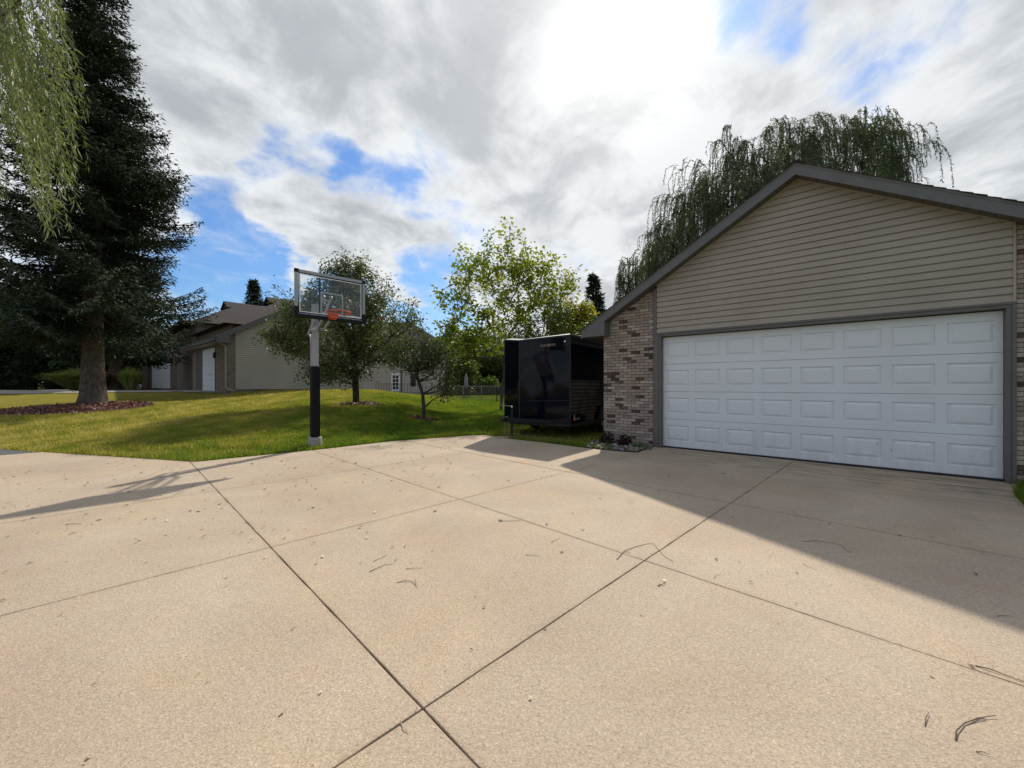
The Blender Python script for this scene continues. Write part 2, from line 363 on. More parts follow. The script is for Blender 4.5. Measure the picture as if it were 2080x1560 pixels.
class MB:
    def __init__(s): s.v = []; s.f = []
    def box(s, x0, x1, y0, y1, z0, z1):
        b = len(s.v)
        s.v += [(x0,y0,z0),(x1,y0,z0),(x1,y1,z0),(x0,y1,z0),(x0,y0,z1),(x1,y0,z1),(x1,y1,z1),(x0,y1,z1)]
        s.f += [tuple(b+i for i in q) for q in ((0,3,2,1),(4,5,6,7),(0,1,5,4),(1,2,6,5),(2,3,7,6),(3,0,4,7))]
        return s
    def poly(s, pts):
        b = len(s.v); s.v += [tuple(p) for p in pts]; s.f.append(tuple(range(b, b+len(pts)))); return s
    def extrude(s, pts, d):
        """closed solid: polygon pts (3d, planar) pushed along vector d"""
        n = len(pts); b = len(s.v); d = Vector(d)
        s.v += [tuple(p) for p in pts] + [tuple(Vector(p)+d) for p in pts]
        s.f.append(tuple(range(b+n-1, b-1, -1))); s.f.append(tuple(range(b+n, b+2*n)))
        for i in range(n):
            j = (i+1) % n; s.f.append((b+i, b+j, b+n+j, b+n+i))
        return s
    def tube(s, path, rad, n=8, cap=True):
        path = [Vector(p) for p in path]; k = len(path)
        if not isinstance(rad, (list, tuple)): rad = [rad]*k
        b = len(s.v); prev = None
        for i, p in enumerate(path):
            d = (path[min(i+1,k-1)] - path[max(i-1,0)]).normalized()
            if prev is None:
                a = Vector((0,0,1)) if abs(d.z) < .9 else Vector((1,0,0)); u = d.cross(a).normalized()
            else:
                u = (prev - d*prev.dot(d)).normalized()
            prev = u; w = d.cross(u)
            for j in range(n):
                t = 2*math.pi*j/n; s.v.append(tuple(p + (u*math.cos(t)+w*math.sin(t))*rad[i]))
        for i in range(k-1):
            for j in range(n):
                q = (j+1) % n; s.f.append((b+i*n+j, b+i*n+q, b+(i+1)*n+q, b+(i+1)*n+j))
        if cap:
            s.f.append(tuple(b+j for j in range(n-1,-1,-1))); s.f.append(tuple(b+(k-1)*n+j for j in range(n)))
        return s
    def bar(s, a, b, w, h=None, up=(0,0,1)):
        """rectangular bar from a to b"""
        h = h or w; a = Vector(a); b = Vector(b); d = (b-a).normalized(); up = Vector(up)
        if abs(d.dot(up)) > .95: up = Vector((1,0,0))
        x = d.cross(up).normalized(); y = x.cross(d)
        return s.extrude([a+x*w/2+y*h/2, a-x*w/2+y*h/2, a-x*w/2-y*h/2, a+x*w/2-y*h/2], b-a)
    def build(s, name, mat, parent=None, smooth=False, bevel=0., sharp=True):
        me = bpy.data.meshes.new(name); me.from_pydata(s.v, [], s.f); me.materials.append(mat)
        if smooth:
            me.polygons.foreach_set('use_smooth', [True]*len(me.polygons))
            if sharp: me.set_sharp_from_angle(angle=R(40))
        me.update(); me.validate()
        o = link(bpy.data.objects.new(name, me), parent)
        if bevel:
            m = o.modifiers.new('bevel', 'BEVEL'); m.width = bevel; m.segments = 2; m.limit_method = 'ANGLE'
        return o
def copy_tree(o, parent=None):
    c = o.copy(); COL.objects.link(c); c.parent = parent
    if parent is None: c.parent = None
    for ch in list(o.children): copy_tree(ch, c)
    return c
def clip(poly, a, b, c):
    """keep the part of 2d poly with a*x+b*y<=c"""
    out = []; n = len(poly)
    for i in range(n):
        p, q = poly[i], poly[(i+1) % n]; dp = a*p[0]+b*p[1]-c; dq = a*q[0]+b*q[1]-c
        if dp <= 0: out.append(p)
        if (dp < 0 < dq) or (dq < 0 < dp):
            t = dp/(dp-dq); out.append((p[0]+(q[0]-p[0])*t, p[1]+(q[1]-p[1])*t))
    return out

# ------------------------------------------------------------------ terrain
DRIVE = [(-9.66,8.10),(-5.69,7.06),(-4.10,8.45),(-2.94,9.72),(-1.08,10.85),(-.75,10.90),(.125,9.98),(.716,9.50),(1.62,8.63),(2.13,8.25),(2.55,8.02),(3.12,8.74),
         (3.42,8.92),(7.10,5.72),(6.99,5.45),(6.2,4.85),(-9.23,-10.57),(-18.74,-1.06)]
EDGE = [(-30,9.2),(-11.3,8.7),(-5.69,7.06),(-4.1,8.45),(-2.94,9.72),(-.75,10.9),(60,10.9)]
EX = np.array([p[0] for p in EDGE]); EYv = np.array([p[1] for p in EDGE])
def H(x, y):
    x = np.asarray(x, float); y = np.asarray(y, float)
    e = np.maximum(0, y - np.interp(x, EX, EYv))
    s = np.clip(e/13.2, 0, 1); s = np.where(s < .12, s*s/.24*1.0 + s*.5, s); s = np.minimum(s, 1); 
    left = 1.07*s*(1-.55*np.clip((y-24)/26, 0, 1)*np.clip((x/np.maximum(y,1.)+.60)/.12, 0, 1))
    right = .13*np.clip(e/12, 0, 1)
    t = x/np.maximum(y, 1.)
    w = np.clip((-.12 - t)/.25, 0, 1); w = w*w*(3-2*w)
    return left*w + right*(1-w)
def in_poly(x, y, poly):
    x = np.asarray(x, float); y = np.asarray(y, float); r = np.zeros(x.shape, bool); n = len(poly)
    for i in range(n):
        x0, y0 = poly[i]; x1, y1 = poly[(i+1) % n]
        c = ((y0 > y) != (y1 > y)) & (x < (x1-x0)*(y-y0)/((y1-y0) if y1 != y0 else 1e-9) + x0); r ^= c
    return r
def poly_dist(x, y, poly):
    x = np.asarray(x, float); y = np.asarray(y, float); d = np.full(x.shape, 1e9); n = len(poly)
    for i in range(n):
        x0, y0 = poly[i]; x1, y1 = poly[(i+1) % n]; dx, dy = x1-x0, y1-y0
        t = np.clip(((x-x0)*dx+(y-y0)*dy)/(dx*dx+dy*dy), 0, 1); d = np.minimum(d, np.hypot(x-x0-t*dx, y-y0-t*dy))
    return d
S2 = math.sqrt(.5)
def pq(p, q): return ((q-p)*S2, (q+p)*S2)
STREET = [(-9.66,8.10),(-11.3,8.58),(-30,9.0),(-60,8.2),(-60,-40),pq(12.30,-16)]
gx = np.concatenate([np.linspace(-500,-60,12)[:-1], np.linspace(-60,-22,39)[:-1], np.arange(-22,9,.16), np.linspace(9,40,32), np.linspace(40,500,12)[1:]])
gy = np.concatenate([np.linspace(-300,-16,10)[:-1], np.linspace(-16,4,30)[:-1], np.arange(4,16,.16), np.arange(16,60,.8), np.linspace(60,900,20)])
GX, GY = np.meshgrid(gx, gy)
GZ = H(GX, GY) - .008
ins = (in_poly(GX, GY, DRIVE) & (poly_dist(GX, GY, DRIVE) > .2)) | (in_poly(GX, GY, STREET) & (poly_dist(GX, GY, STREET) > .2))
GZ = np.where(ins, -.14, GZ)
nx, ny = len(gx), len(gy)
idx = np.arange(nx*ny).reshape(ny, nx)
F = np.stack([idx[:-1,:-1], idx[:-1,1:], idx[1:,1:], idx[1:,:-1]], -1).reshape(-1, 4)
g = fast_mesh('ground', np.stack([GX, GY, GZ], -1).reshape(-1, 3), F, MAT['lawn'], smooth=True); tag(g, kind='structure')

# driveway: slabs divided by recessed joints
dr = bpy.data.objects.new('driveway', None); link(dr); tag(dr, kind='structure')
DPQ = [((y-x)*S2, (x+y)*S2) for x, y in DRIVE]       # (p,q)
PB = [-3, 1.44, 3.79, 6.33, 20]; QB = [-30, -3.2, .91, 2.90, 5.03, 30]
def gap(kind, v):
    if kind == 'p': return .004 if v == 1.44 else .0028
    return {.91: .004, 5.03: .0075}.get(v, .0034)
base = MB(); base.poly([(x, y, -.012) for x, y in DRIVE]); base.build('joint_bed', MAT['joint_filler'], dr)
for i in range(len(PB)-1):
    for j in range(len(QB)-1):
        p0, p1, q0, q1 = PB[i], PB[i+1], QB[j], QB[j+1]
        pl = clip(DPQ, -1, 0, -(p0+gap('p', p0))); pl = clip(pl, 1, 0, p1-gap('p', p1)) if pl else pl
        pl = clip(pl, 0, -1, -(q0+gap('q', q0))) if pl else pl; pl = clip(pl, 0, 1, q1-gap('q', q1)) if pl else pl
        if len(pl) < 3: continue
        ar = abs(sum(pl[k][0]*pl[(k+1)%len(pl)][1]-pl[(k+1)%len(pl)][0]*pl[k][1] for k in range(len(pl))))/2
        if ar < .01: continue
        pts = []
        for k in range(len(pl)):
            a, b = pl[k], pl[(k+1) % len(pl)]; n = max(1, int(math.dist(a, b)/.16)) if ar < 30 else 1
            for m in range(n):
                tt = m/n; x, y = pq(a[0]+(b[0]-a[0])*tt, a[1]+(b[1]-a[1])*tt)
                j_ = .0022 if (m and 0 < i+j) else 0
                pts.append((x+random.uniform(-j_, j_), y+random.uniform(-j_, j_), -.11))
        s = MB().extrude(pts, (0, 0, .11))
        if ar < 60: s.build('slab', MAT['concrete'], dr, bevel=.004)
        else: s.build('slab', MAT['concrete'], dr)
def crack(pts, w=.0022):
    m = MB(); rr = random.Random(4); P_ = []
    for (a, b) in zip(pts[:-1], pts[1:]):
        ga = (EYE*800/(a[1]-784)); gb = (EYE*800/(b[1]-784)); A = Vector(((a[0]-1040)/800*ga, ga, 0)); B = Vector(((b[0]-1040)/800*gb, gb, 0)); k = max(2, int((B-A).length/.09))
        for i in range(k): P_.append(A.lerp(B, i/k)+Vector((rr.uniform(-.012,.012), rr.uniform(-.012,.012), 0)))
    for a, b in zip(P_[:-1], P_[1:]):
        d = (b-a).normalized(); s_ = Vector((-d.y, d.x, 0))*w; m.poly([a-s_+Vector((0,0,.0012)), b-s_+Vector((0,0,.0012)), b+s_+Vector((0,0,.0012)), a+s_+Vector((0,0,.0012))])
    m.build('crack', MAT['tooled_joint'], dr)
crack([(205,1010),(270,978),(330,955),(372,944)]); crack([(1530,1015),(1420,990),(1300,965)], .0016)
st = MB(); st.poly([(x, y, -.006) for x, y in STREET]); o = st.build('street', MAT['asphalt']); tag(o, kind='structure')
# lane beyond the lawn, following the ground
def draped(name, poly, mat, dz=.012, step=.6):
    xs = [p[0] for p in poly]; ys = [p[1] for p in poly]
    ax = np.arange(min(xs), max(xs)+step, step); ay = np.arange(min(ys), max(ys)+step, step)
    X, Y = np.meshgrid(ax, ay); keep = in_poly(X[:-1,:-1]+step/2, Y[:-1,:-1]+step/2, poly)
    id_ = np.arange(X.size).reshape(X.shape); F = np.stack([id_[:-1,:-1], id_[:-1,1:], id_[1:,1:], id_[1:,:-1]], -1)[keep]
    return fast_mesh(name, np.stack([X, Y, H(X, Y)+dz], -1).reshape(-1, 3), F, mat, smooth=True)
LANE = [(-60,19.6),(-40,20.0),(-27,20.6),(-21.5,21.2),(-18.2,21.6),(-15.2,20.8),(-19.6,24.8),(-23.6,28.6),(-24,33),(-36,33.4),(-33,28),(-29.5,24.2),(-40,22.9),(-60,22.5)]
tag(draped('lane', LANE, MAT['pale_road'], .02, .35), kind='structure')

# ------------------------------------------------------------------ garage (front right)
UA = math.atan2(-.657, .754)
O = (3.367, 8.774, 0.)
gar = thing('garage', O, 'taupe sided garage with brick corner and wide white door', 'garage', UA)
SL = .59; AU, AZ = 2.44, 5.08; WL, WR = -1.373, 6.253; FV = -.12          # face plane
def rake(u): return AZ - SL*abs(u-AU)
# structural wall behind the cladding
def wall_gable(y, x0, x1, z0=0., hole=None):
    return [(x0,y,z0),(x1,y,z0),(x1,y,rake(x1)),(AU,y,AZ),(x0,y,rake(x0))]
m = MB()
m.extrude([(WL+.01,FV+.03,0),(-.01,FV+.03,0),(-.01,FV+.03,2.46),(4.84,FV+.03,2.46),(4.84,FV+.03,0),(WR-.01,FV+.03,0),(WR-.01,FV+.03,rake(WR-.01)-.02),(AU,FV+.03,AZ-.02),(WL+.01,FV+.03,rake(WL+.01)-.02)], (0,.22,0))
m.build('wall', MAT['mortar'], gar)
m = MB(); m.box(WR-.2, WR-.01, .1, 9, 0, rake(WR)-.01); m.box(WL+.01, WL+.2, .1, 9, 0, rake(WR)-.01); m.extrude(wall_gable(8.8, WL+.01, WR-.01), (0,.2,0)); m.build('wall', MAT['siding'], gar)
def lap_panel(mb, poly, z0, h, yface, lip=.028, groove=.21):
    """poly: list of (x,z) of one course -> closed lap board standing proud of the wall, with a recessed strip along its top"""
    zs = z0 + h*(1-groove)
    for part in (0, 1):
        pl = clip(poly, 0, 1, zs) if part == 0 else clip(poly, 0, -1, -zs)
        n = len(pl)
        if n < 3: continue
        fy = (lambda z: yface-.002-lip*(1-.25*(z-z0)/h)) if part == 0 else (lambda z: yface-.003)
        f = [(x, fy(z), z) for x, z in pl]; b = [(x, yface+.02, z) for x, z in pl]
        k = len(mb.v); mb.v += f + b
        mb.f.append(tuple(range(k, k+n))); mb.f.append(tuple(range(k+2*n-1, k+n-1, -1)))
        for i in range(n):
            j = (i+1) % n; mb.f.append((k+j, k+i, k+n+i, k+n+j))
z = 2.53; ch = .1143
while z < AZ:
    pl = [(-.085, z), (4.872, z), (4.872, z+ch), (-.085, z+ch)]
    pl = clip(pl, -SL, 1, AZ-.035 - SL*AU) if pl else pl; pl = clip(pl, SL, 1, AZ-.035 + SL*AU) if pl else pl
    if len(pl) >= 3:
        mb = MB(); lap_panel(mb, pl, z, ch, FV); mb.build('siding_board', MAT['siding'], gar)
    z += ch
for su, sz in ((.62,2.76),(1.35,3.10),(2.05,3.44),(2.62,2.87),(3.1,3.67),(.95,3.33),(3.7,2.98)): MB().box(su,su+.004,FV-.029,FV-.02,sz-.0015,sz+.09).build('siding_seam', MAT['taupe_trim'], gar)
# side wall siding (towards the trailer), boards as parts
z = .12
mb = MB()
while z < 2.78:
    h = min(ch, 2.78-z); mb2 = MB(); x = WL
    b0 = [(x-.020, .12, z), (x-.020, 8.95, z), (x-.004, 8.95, z+h), (x-.004, .12, z+h)]
    mb2.extrude(b0, (.03, 0, 0)); mb2.build('siding_board', MAT['siding'], gar)
    z += ch
MB().box(WL-.03, WL+.02, .118, 8.95, 0, .118).build('foundation', MAT['footing_concrete'], gar)
# beige trim at the siding edges
m = MB(); m.box(4.874, 4.905, FV-.030, FV+.02, 2.53, rake(4.9)-.01); m.build('corner_trim', MAT['beige_trim'], gar)
m = MB()
for sgn in (-1, 1):
    e = -.085 if sgn < 0 else 4.905
    a = (e, FV-.030, rake(e)-.035); b = (AU, FV-.030, AZ-.035)
    m.extrude([a, b, (b[0], b[1], b[2]+.03), (a[0], a[1], a[2]+.03)], (0, .04, 0))
m.build('rake_trim', MAT['beige_trim'], gar)
# door surround
m = MB(); m.box(-.165, -.045, FV-.03, FV+.05, 0, 2.53); m.box(-.045, .002, FV-.018, .06, 0, 2.53); m.build('door_jamb', MAT['taupe_trim'], gar, bevel=.003)
m = MB(); m.box(-.163, -.088, FV-.036, FV+.05, 2.532, rake(-.16)-.03); m.build('corner_trim', MAT['taupe_trim'], gar, bevel=.003)
m = MB(); m.box(4.868, 4.908, FV-.03, FV+.05, 0, 2.53); m.box(4.818, 4.868, FV-.018, .06, 0, 2.53); m.build('door_jamb', MAT['taupe_trim'], gar, bevel=.003)
m = MB(); m.box(-.165, 4.908, FV-.036, FV+.05, 2.495, 2.532); m.box(-.043, 4.866, FV-.022, .07, 2.448, 2.4945); m.build('lintel', MAT['taupe_trim'], gar, bevel=.003)
# sectional door: 4 sections x 8 raised panels
DW, DH = 4.812, 2.44
pw, ph = .475, .335; pitch = DW/8; rowh = (DH-.03)/4
pan = None
for r in range(4):
    z0 = .03 + r*rowh; z1 = z0+rowh-.003; m = MB(); cz = (z0+z1)/2
    xs = [.003]; 
    for c_ in range(8):
        cx = .003 + pitch*(c_+.5); xs += [cx-pw/2, cx+pw/2]
    xs.append(DW+.003)
    zs = [z0+.008, cz-ph/2, cz+ph/2, z1-.008]; y = 0.
    for k in range(len(xs)-1):
        for q in range(3):
            if k % 2 == 1 and q == 1: continue
            m.poly([(xs[k],y,zs[q]),(xs[k+1],y,zs[q]),(xs[k+1],y,zs[q+1]),(xs[k],y,zs[q+1])])
    # rounded meeting edges and closed body
    a, b = xs[0], xs[-1]
    m.poly([(a,.007,z0),(b,.007,z0),(b,0,z0+.008),(a,0,z0+.008)]); m.poly([(a,0,z1-.008),(b,0,z1-.008),(b,.007,z1),(a,.007,z1)])
    m.poly([(a,.05,z0),(b,.05,z0),(b,.007,z0),(a,.007,z0)]); m.poly([(a,.007,z1),(b,.007,z1),(b,.05,z1),(a,.05,z1)]); m.poly([(b,.05,z0),(a,.05,z0),(a,.05,z1),(b,.05,z1)])
    m.poly([(a,.007,z0),(a,0,z0+.008),(a,0,z1-.008),(a,.007,z1),(a,.05,z1),(a,.05,z0)]); m.poly([(b,.007,z0),(b,.05,z0),(b,.05,z1),(b,.007,z1),(b,0,z1-.008),(b,0,z0+.008)])
    sec = m.build('door_section', MAT['door'], gar)
    for c_ in range(8):
        cx = .003 + pitch*(c_+.5)
        if pan is None:
            q = MB(); rings = [(0, 0), (.010, .017), (.020, .017), (.058, .003)]
            R_ = []
            for ins_, dy in rings:
                w, h = pw/2-ins_, ph/2-ins_; R_.append([(-w,dy,-h),(w,dy,-h),(w,dy,h),(-w,dy,h)])
            for a_, b_ in zip(R_[:-1], R_[1:]):
                for k in range(4): q.poly([a_[k], a_[(k+1)%4], b_[(k+1)%4], b_[k]])
            q.poly(R_[-1]); pan = q.build('raised_panel', MAT['door'], sec); pan.location = (cx, 0, cz)
        else:
            o = bpy.data.objects.new('raised_panel', pan.data); link(o, sec); o.location = (cx, 0, cz)
MB().box(0, DW+.006, -.012, .045, .001, .029).build('bottom_seal', MAT['dark_seal'], gar)
MB().box(-.04, DW+.04, .075, .12, 0, 2.5).build('door_backing', MAT['dark_seal'], gar)
for bx_ in ((3.66,3.668,.30,.345),(3.50,3.508,.40,.42)): MB().box(bx_[0],bx_[1],-.003,.004,bx_[2],bx_[3]).build('door_scratch', MAT['brass'], gar)
# brick corners
rng = random.Random(11)
bricks_made = [0]; spare = []
bm_cache = {}
def pick():
    x = rng.uniform(0, sum(w for _, w in BR))
    for i, (m_, w) in enumerate(BR):
        x -= w
        if x <= 0: return i
    return 0
def brick_poly(poly, ci, proud):
    mb = MB(); mb.extrude([(x, FV-proud, z) for x, z in poly][::1], (0, .05, 0)); return mb
BL, BH, BP, BC = .194, .0575, .2032, .0677
def lay(x0, x1, zmax_fn, sx, limit):
    row = 0; z = .0
    while z < 4.0:
        off = (row % 2)*BP/2 + sx; k = 0; x = x0 - BP + (off % BP)
        while x < x1:
            a, b = max(x, x0), min(x+BL, x1)
            if b-a > .03:
                pl = [(a, z), (b, z), (b, z+BH), (a, z+BH)]
                pl = clip(pl, -SL, 1, AZ-.012-SL*AU) if x < AU else clip(pl, SL, 1, AZ-.012+SL*AU)
                if len(pl) >= 3:
                    ci = pick(); full = len(pl) == 4 and abs(b-a-BL) < 1e-6 and abs(pl[2][1]-pl[0][1]-BH) < 1e-6
                    pr = rng.choice([.002, .004, .006, .008])
                    if limit(a, z):
                        if full:
                            key = ci
                            if key not in bm_cache:
                                q = MB().extrude([(0,0,0),(BL,0,0),(BL,0,BH),(0,0,BH)], (0,.05,0)); o = q.build('brick', BR[ci][0], gar, bevel=.003); bm_cache[key] = o
                            else:
                                o = bm_cache[key].copy(); link(o, gar)
                            o.location = (a, FV-pr, z); o.rotation_euler = (rng.uniform(-.004,.004), rng.uniform(-.006,.006), 0)
                        else: brick_poly(pl, ci, pr).build('brick', BR[ci][0], gar)
                        bricks_made[0] += 1
                    else: spare.append((pl, pr, ci))
            x += BP
        z += BC; row += 1
lay(WL-.02, -.168, None, 0., lambda a, z: bricks_made[0] < 232)
first = bricks_made[0]
lay(4.912, WR, None, .07, lambda a, z: a < 5.05 and bricks_made[0] < 298)
# side returns of the corner pier (thickness seen from the side)
row = 0; z = 0.
m = MB()
while z < 2.66:
    off = 0 if row % 2 else .1
    m.box(WL-.02-.004*(row%3), WL+.02, FV+.052, FV+.238, z, z+BH); z += BC; row += 1
spare_by = {}
for pl, pr, ci in spare: spare_by.setdefault(ci, []).append((pl, pr))
o = m.build('brick_return', BR[1][0], gar); tag(o, kind='stuff')
for ci, L_ in spare_by.items():
    mb = MB()
    for pl, pr in L_: mb.extrude([(x, FV-pr, z) for x, z in pl], (0, .05, 0))
    tag(mb.build('brickwork', BR[ci][0], gar), kind='stuff')
# roof: fascia boards, soffit, shingle courses
F0 = FV-.30; EL, ER = -1.854, 6.73
m = MB()
for a, b in ((EL, AU), (AU, ER)):
    m2 = MB(); za, zb = rake(a), rake(b)
    m2.extrude([(a,F0,za-.035),(b,F0,zb-.035),(b,F0,zb+.155),(a,F0,za+.155)], (0,.024,0)); m2.build('fascia', MAT['grey_trim'], gar)
# drip edge
    m3 = MB(); m3.extrude([(a,F0-.006,za+.130),(b,F0-.006,zb+.130),(b,F0-.006,zb+.172),(a,F0-.006,za+.172)], (0,.03,0)); m3.build('drip_edge', MAT['taupe_trim'], gar)
for a, b in ((-1.25, AU), (AU, 6.13)):
    n = 26; m2 = MB()
    for k in range(n):
        u0 = a+(b-a)*k/n+.003; u1 = a+(b-a)*(k+1)/n-.003
        m2.extrude([(u0,F0+.024,rake(u0)-.004),(u1,F0+.024,rake(u1)-.004),(u1,F0+.024,rake(u1)+.02),(u0,F0+.024,rake(u0)+.02)], (0,.30,0))
    m2.build('soffit', MAT['taupe_trim'], gar)
# boxed eave ends and eave soffits
m = MB(); m.extrude([(EL,F0+.004,2.547),(-1.225,F0+.004,2.547),(-1.225,F0+.004,rake(-1.225)-.03),(EL,F0+.004,2.552)], (0,.30,0)); m.build('eave_box', MAT['grey_trim'], gar)
m = MB(); m.extrude([(ER,F0+.004,2.547),(ER,F0+.004,2.552),(6.105,F0+.004,rake(6.105)-.03),(6.105,F0+.004,2.547)], (0,.30,0)); m.build('eave_box', MAT['grey_trim'], gar)
m = MB(); m.box(EL, WL-.022, F0+.306, 9.2, 2.545, 2.56); m.build('eave_soffit', MAT['taupe_trim'], gar)
m = MB(); m.box(EL-.02, EL, F0+.31, 9.2, 2.545, 2.72); m.build('gutter', MAT['grey_trim'], gar)
# roof deck and shingle courses
for sgn in (-1, 1):
    e = EL-.03 if sgn < 0 else ER+.03
    ztop = lambda u: rake(u)+.165
    mb = MB(); mb.extrude([(e,F0+.01,ztop(e)-.05),(AU,F0+.01,ztop(AU)-.05),(AU,F0+.01,ztop(AU)),(e,F0+.01,ztop(e))], (0,9.75,0)); mb.build('roof_deck', MAT['roof_shingle'], gar)
    n = 34; mb = MB()
    for k in range(n):
        a = e+(AU-e)*k/n; b = e+(AU-e)*(k+1)/n
        j1 = rng.uniform(-.006, .012)
        mb.extrude([(a,F0-.018-j1,ztop(a)+.002),(b,F0-.018-j1,ztop(b)+.002),(b,F0-.018-j1,ztop(b)+.008),(a,F0-.018-j1,ztop(a)+.022)], (0,9.8,0))
    tag(mb.build('shingle_course', MAT['roof_shingle'], gar), kind='stuff')
MB().extrude([(AU-.14,F0-.03,AZ+.165-.14*SL+.03),(AU,F0-.03,AZ+.19),(AU+.14,F0-.03,AZ+.165-.14*SL+.03),(AU,F0-.03,AZ+.215)], (0,9.8,0)).build('ridge_cap', MAT['roof_shingle'], gar)

# ------------------------------------------------------------------ enclosed trailer
def wpt(px, y, Y): return ((px-1040)/800*Y, Y, EYE+(784-y)/800*Y)
ax = Vector((.616,.788,0)); fr_ = Vector((.788,-.616,0))
Cc = Vector((1.475,10.0,0)); Aa = Vector((.206,10.99,0)); Ll = Vector((-.218,11.67,0))
back = ax*5.2; Dd = Cc+back; Ee = Ll+ax*4.35
tr = thing('trailer', (1.475,10.0,0), 'glossy black enclosed cargo trailer parked beside the garage wall', 'trailer')
off = Vector((-1.475,-10.0,0))
ZT = {'C':2.66,'A':2.628,'L':2.72,'D':2.70,'E':2.74}; ZB = {'C':.35,'A':.318,'L':.34,'D':.40,'E':.40}
P = {'C':Cc+off,'A':Aa+off,'L':Ll+off,'D':Dd+off,'E':Ee+off}
def tp(k, top, inset=0., dz=0.): 
    p = P[k].copy(); p.z = (ZT[k] if top else ZB[k])+dz; return p
def facepanel(name, a, b, mat, n=Vector((0,0,0)), z0=0, z1=0, th=.03, wav=0.):
    pa0, pb0, pb1, pa1 = tp(a,0,dz=z0), tp(b,0,dz=z0), tp(b,1,dz=z1), tp(a,1,dz=z1)
    nrm = (pb0-pa0).cross(Vector((0,0,1))).normalized()
    m = MB(); NX, NZ = 16, 16; k = len(m.v)
    for j in range(NZ+1):
        for i in range(NX+1):
            s, t_ = i/NX, j/NZ; p = (pa0*(1-s)+pb0*s)*(1-t_)+(pa1*(1-s)+pb1*s)*t_
            edge = min(s, 1-s, t_, 1-t_)*6; edge = min(1, edge)
            w = wav*edge*(math.sin(s*7+t_*3.1)+.7*math.sin(t_*9-s*4+1.3)+.5*math.sin(s*17+t_*13))
            m.v.append(tuple(p+nrm*w))
    for j in range(NZ):
        for i in range(NX): q = k+j*(NX+1)+i; m.f.append((q, q+1, q+NX+2, q+NX+1))
    return m.build(name, mat, tr, smooth=True, sharp=False)
facepanel('front_panel', 'A', 'C', MAT['trailer_black'], wav=.0035)
facepanel('nose_panel', 'L', 'A', MAT['trailer_black'], wav=.002)
facepanel('side_panel', 'C', 'D', MAT['trailer_black'], wav=.0012)
facepanel('side_panel', 'E', 'L', MAT['trailer_black'], wav=.002)
facepanel('rear_panel', 'D', 'E', MAT['trailer_black'])
m = MB(); m.poly([tp(k,0) for k in 'LEDCA']); m.build('floor_pan', MAT['black_steel'], tr)
m = MB(); ctr = sum((P[k] for k in 'CALED'), Vector())/5; ctr.z = 2.83
ring = 'CDELA'
for a, b in zip(ring, ring[1:]+ring[0]):
    m.poly([tp(a,1,dz=.012), tp(b,1,dz=.012), ctr])
m.build('roof_skin', MAT['roof_metal'], tr)
m = MB()
for a, b in zip(ring, ring[1:]+ring[0]): m.bar(tp(a,1,dz=-.012), tp(b,1,dz=-.012), .035, .05)
m.build('roof_trim', MAT['trailer_trim'], tr, bevel=.004)
for k in 'CAL':
    m = MB(); d = Vector((0,0,0)); m.bar(tp(k,0), tp(k,1,dz=-.03), .028, .028); m.build('corner_post', MAT['trailer_trim'], tr, bevel=.004)
m = MB()
for a, b in (('A','C'),('L','A'),('C','D'),('E','L')): m.bar(tp(a,0,dz=.0), tp(b,0,dz=.0), .04, .07)
m.build('sill_rail', MAT['black_steel'], tr)
nF = (P['C']-P['A']).cross(Vector((0,0,1))).normalized(); e1 = (P['C']-P['A']).normalized()
m = MB()
for a, b in (('A','C'),('L','A')):
    p, q = tp(a,1,dz=.014), tp(b,1,dz=.014); p2 = p+(ctr-p).normalized()*.22; q2 = q+(ctr-q).normalized()*.22; p2.z = p.z+.045; q2.z = q.z+.045
    m.poly([p, q, q2, p2])
m.build('roof_cap_glint', MAT['roof_metal'], tr)  # pale metal strip added and tilted up as the sky's bright reflection on the edge
# lower stone guard on the front
m = MB(); a = P['A']+e1*.28+nF*.006; b = P['C']-e1*.02+nF*.006; m.extrude([(a.x,a.y,.36),(b.x,b.y,.39),(b.x,b.y,.98),(a.x,a.y,.94)], nF*.004); m.build('stone_guard', MAT['trailer_black'], tr)
m = MB(); m.bar((a.x,a.y,.95), (b.x,b.y,.99), .012, .012); m.build('guard_trim', MAT['trailer_trim'], tr)
# faint emblem, marker lamp, stickers
def onfront(s, z, w, h, mat, name):
    c0 = P['A']+e1*s+nF*.012; c1 = c0+e1*w; m = MB(); m.extrude([(c0.x,c0.y,z),(c1.x,c1.y,z),(c1.x,c1.y,z+h),(c0.x,c0.y,z+h)], nF*.003); return m.build(name, mat, tr)
x = .72
em = MB()
for w in (.035,.04,.03,.04): 
    c0 = P['A']+e1*x+nF*.012; c1 = c0+e1*w; em.extrude([(c0.x,c0.y,2.40),(c1.x,c1.y,2.40),(c1.x,c1.y,2.465),(c0.x,c0.y,2.465)], nF*.003); x += w+.012
x += .09
for w in (.04,.03,.04,.035):
    c0 = P['A']+e1*x+nF*.012; c1 = c0+e1*w; em.extrude([(c0.x,c0.y,2.41),(c1.x,c1.y,2.41),(c1.x,c1.y,2.47),(c0.x,c0.y,2.47)], nF*.003); x += w+.012
tag(em.build('emblem_letters', MAT['emblem_grey'], tr), kind='stuff')
onfront(.93, 2.40, .07, .07, MAT['emblem_red'], 'emblem_mark')
m = MB(); c0 = P['C']-e1*.14+nF*.01; m.tube([(c0.x,c0.y,2.50), (c0.x+nF.x*.02, c0.y+nF.y*.02, 2.50)], .022, 10); m.build('marker_light', MAT['white_paint'], tr, smooth=True)
nS = (P['D']-P['C']).cross(Vector((0,0,1))).normalized(); e2 = (P['D']-P['C']).normalized()
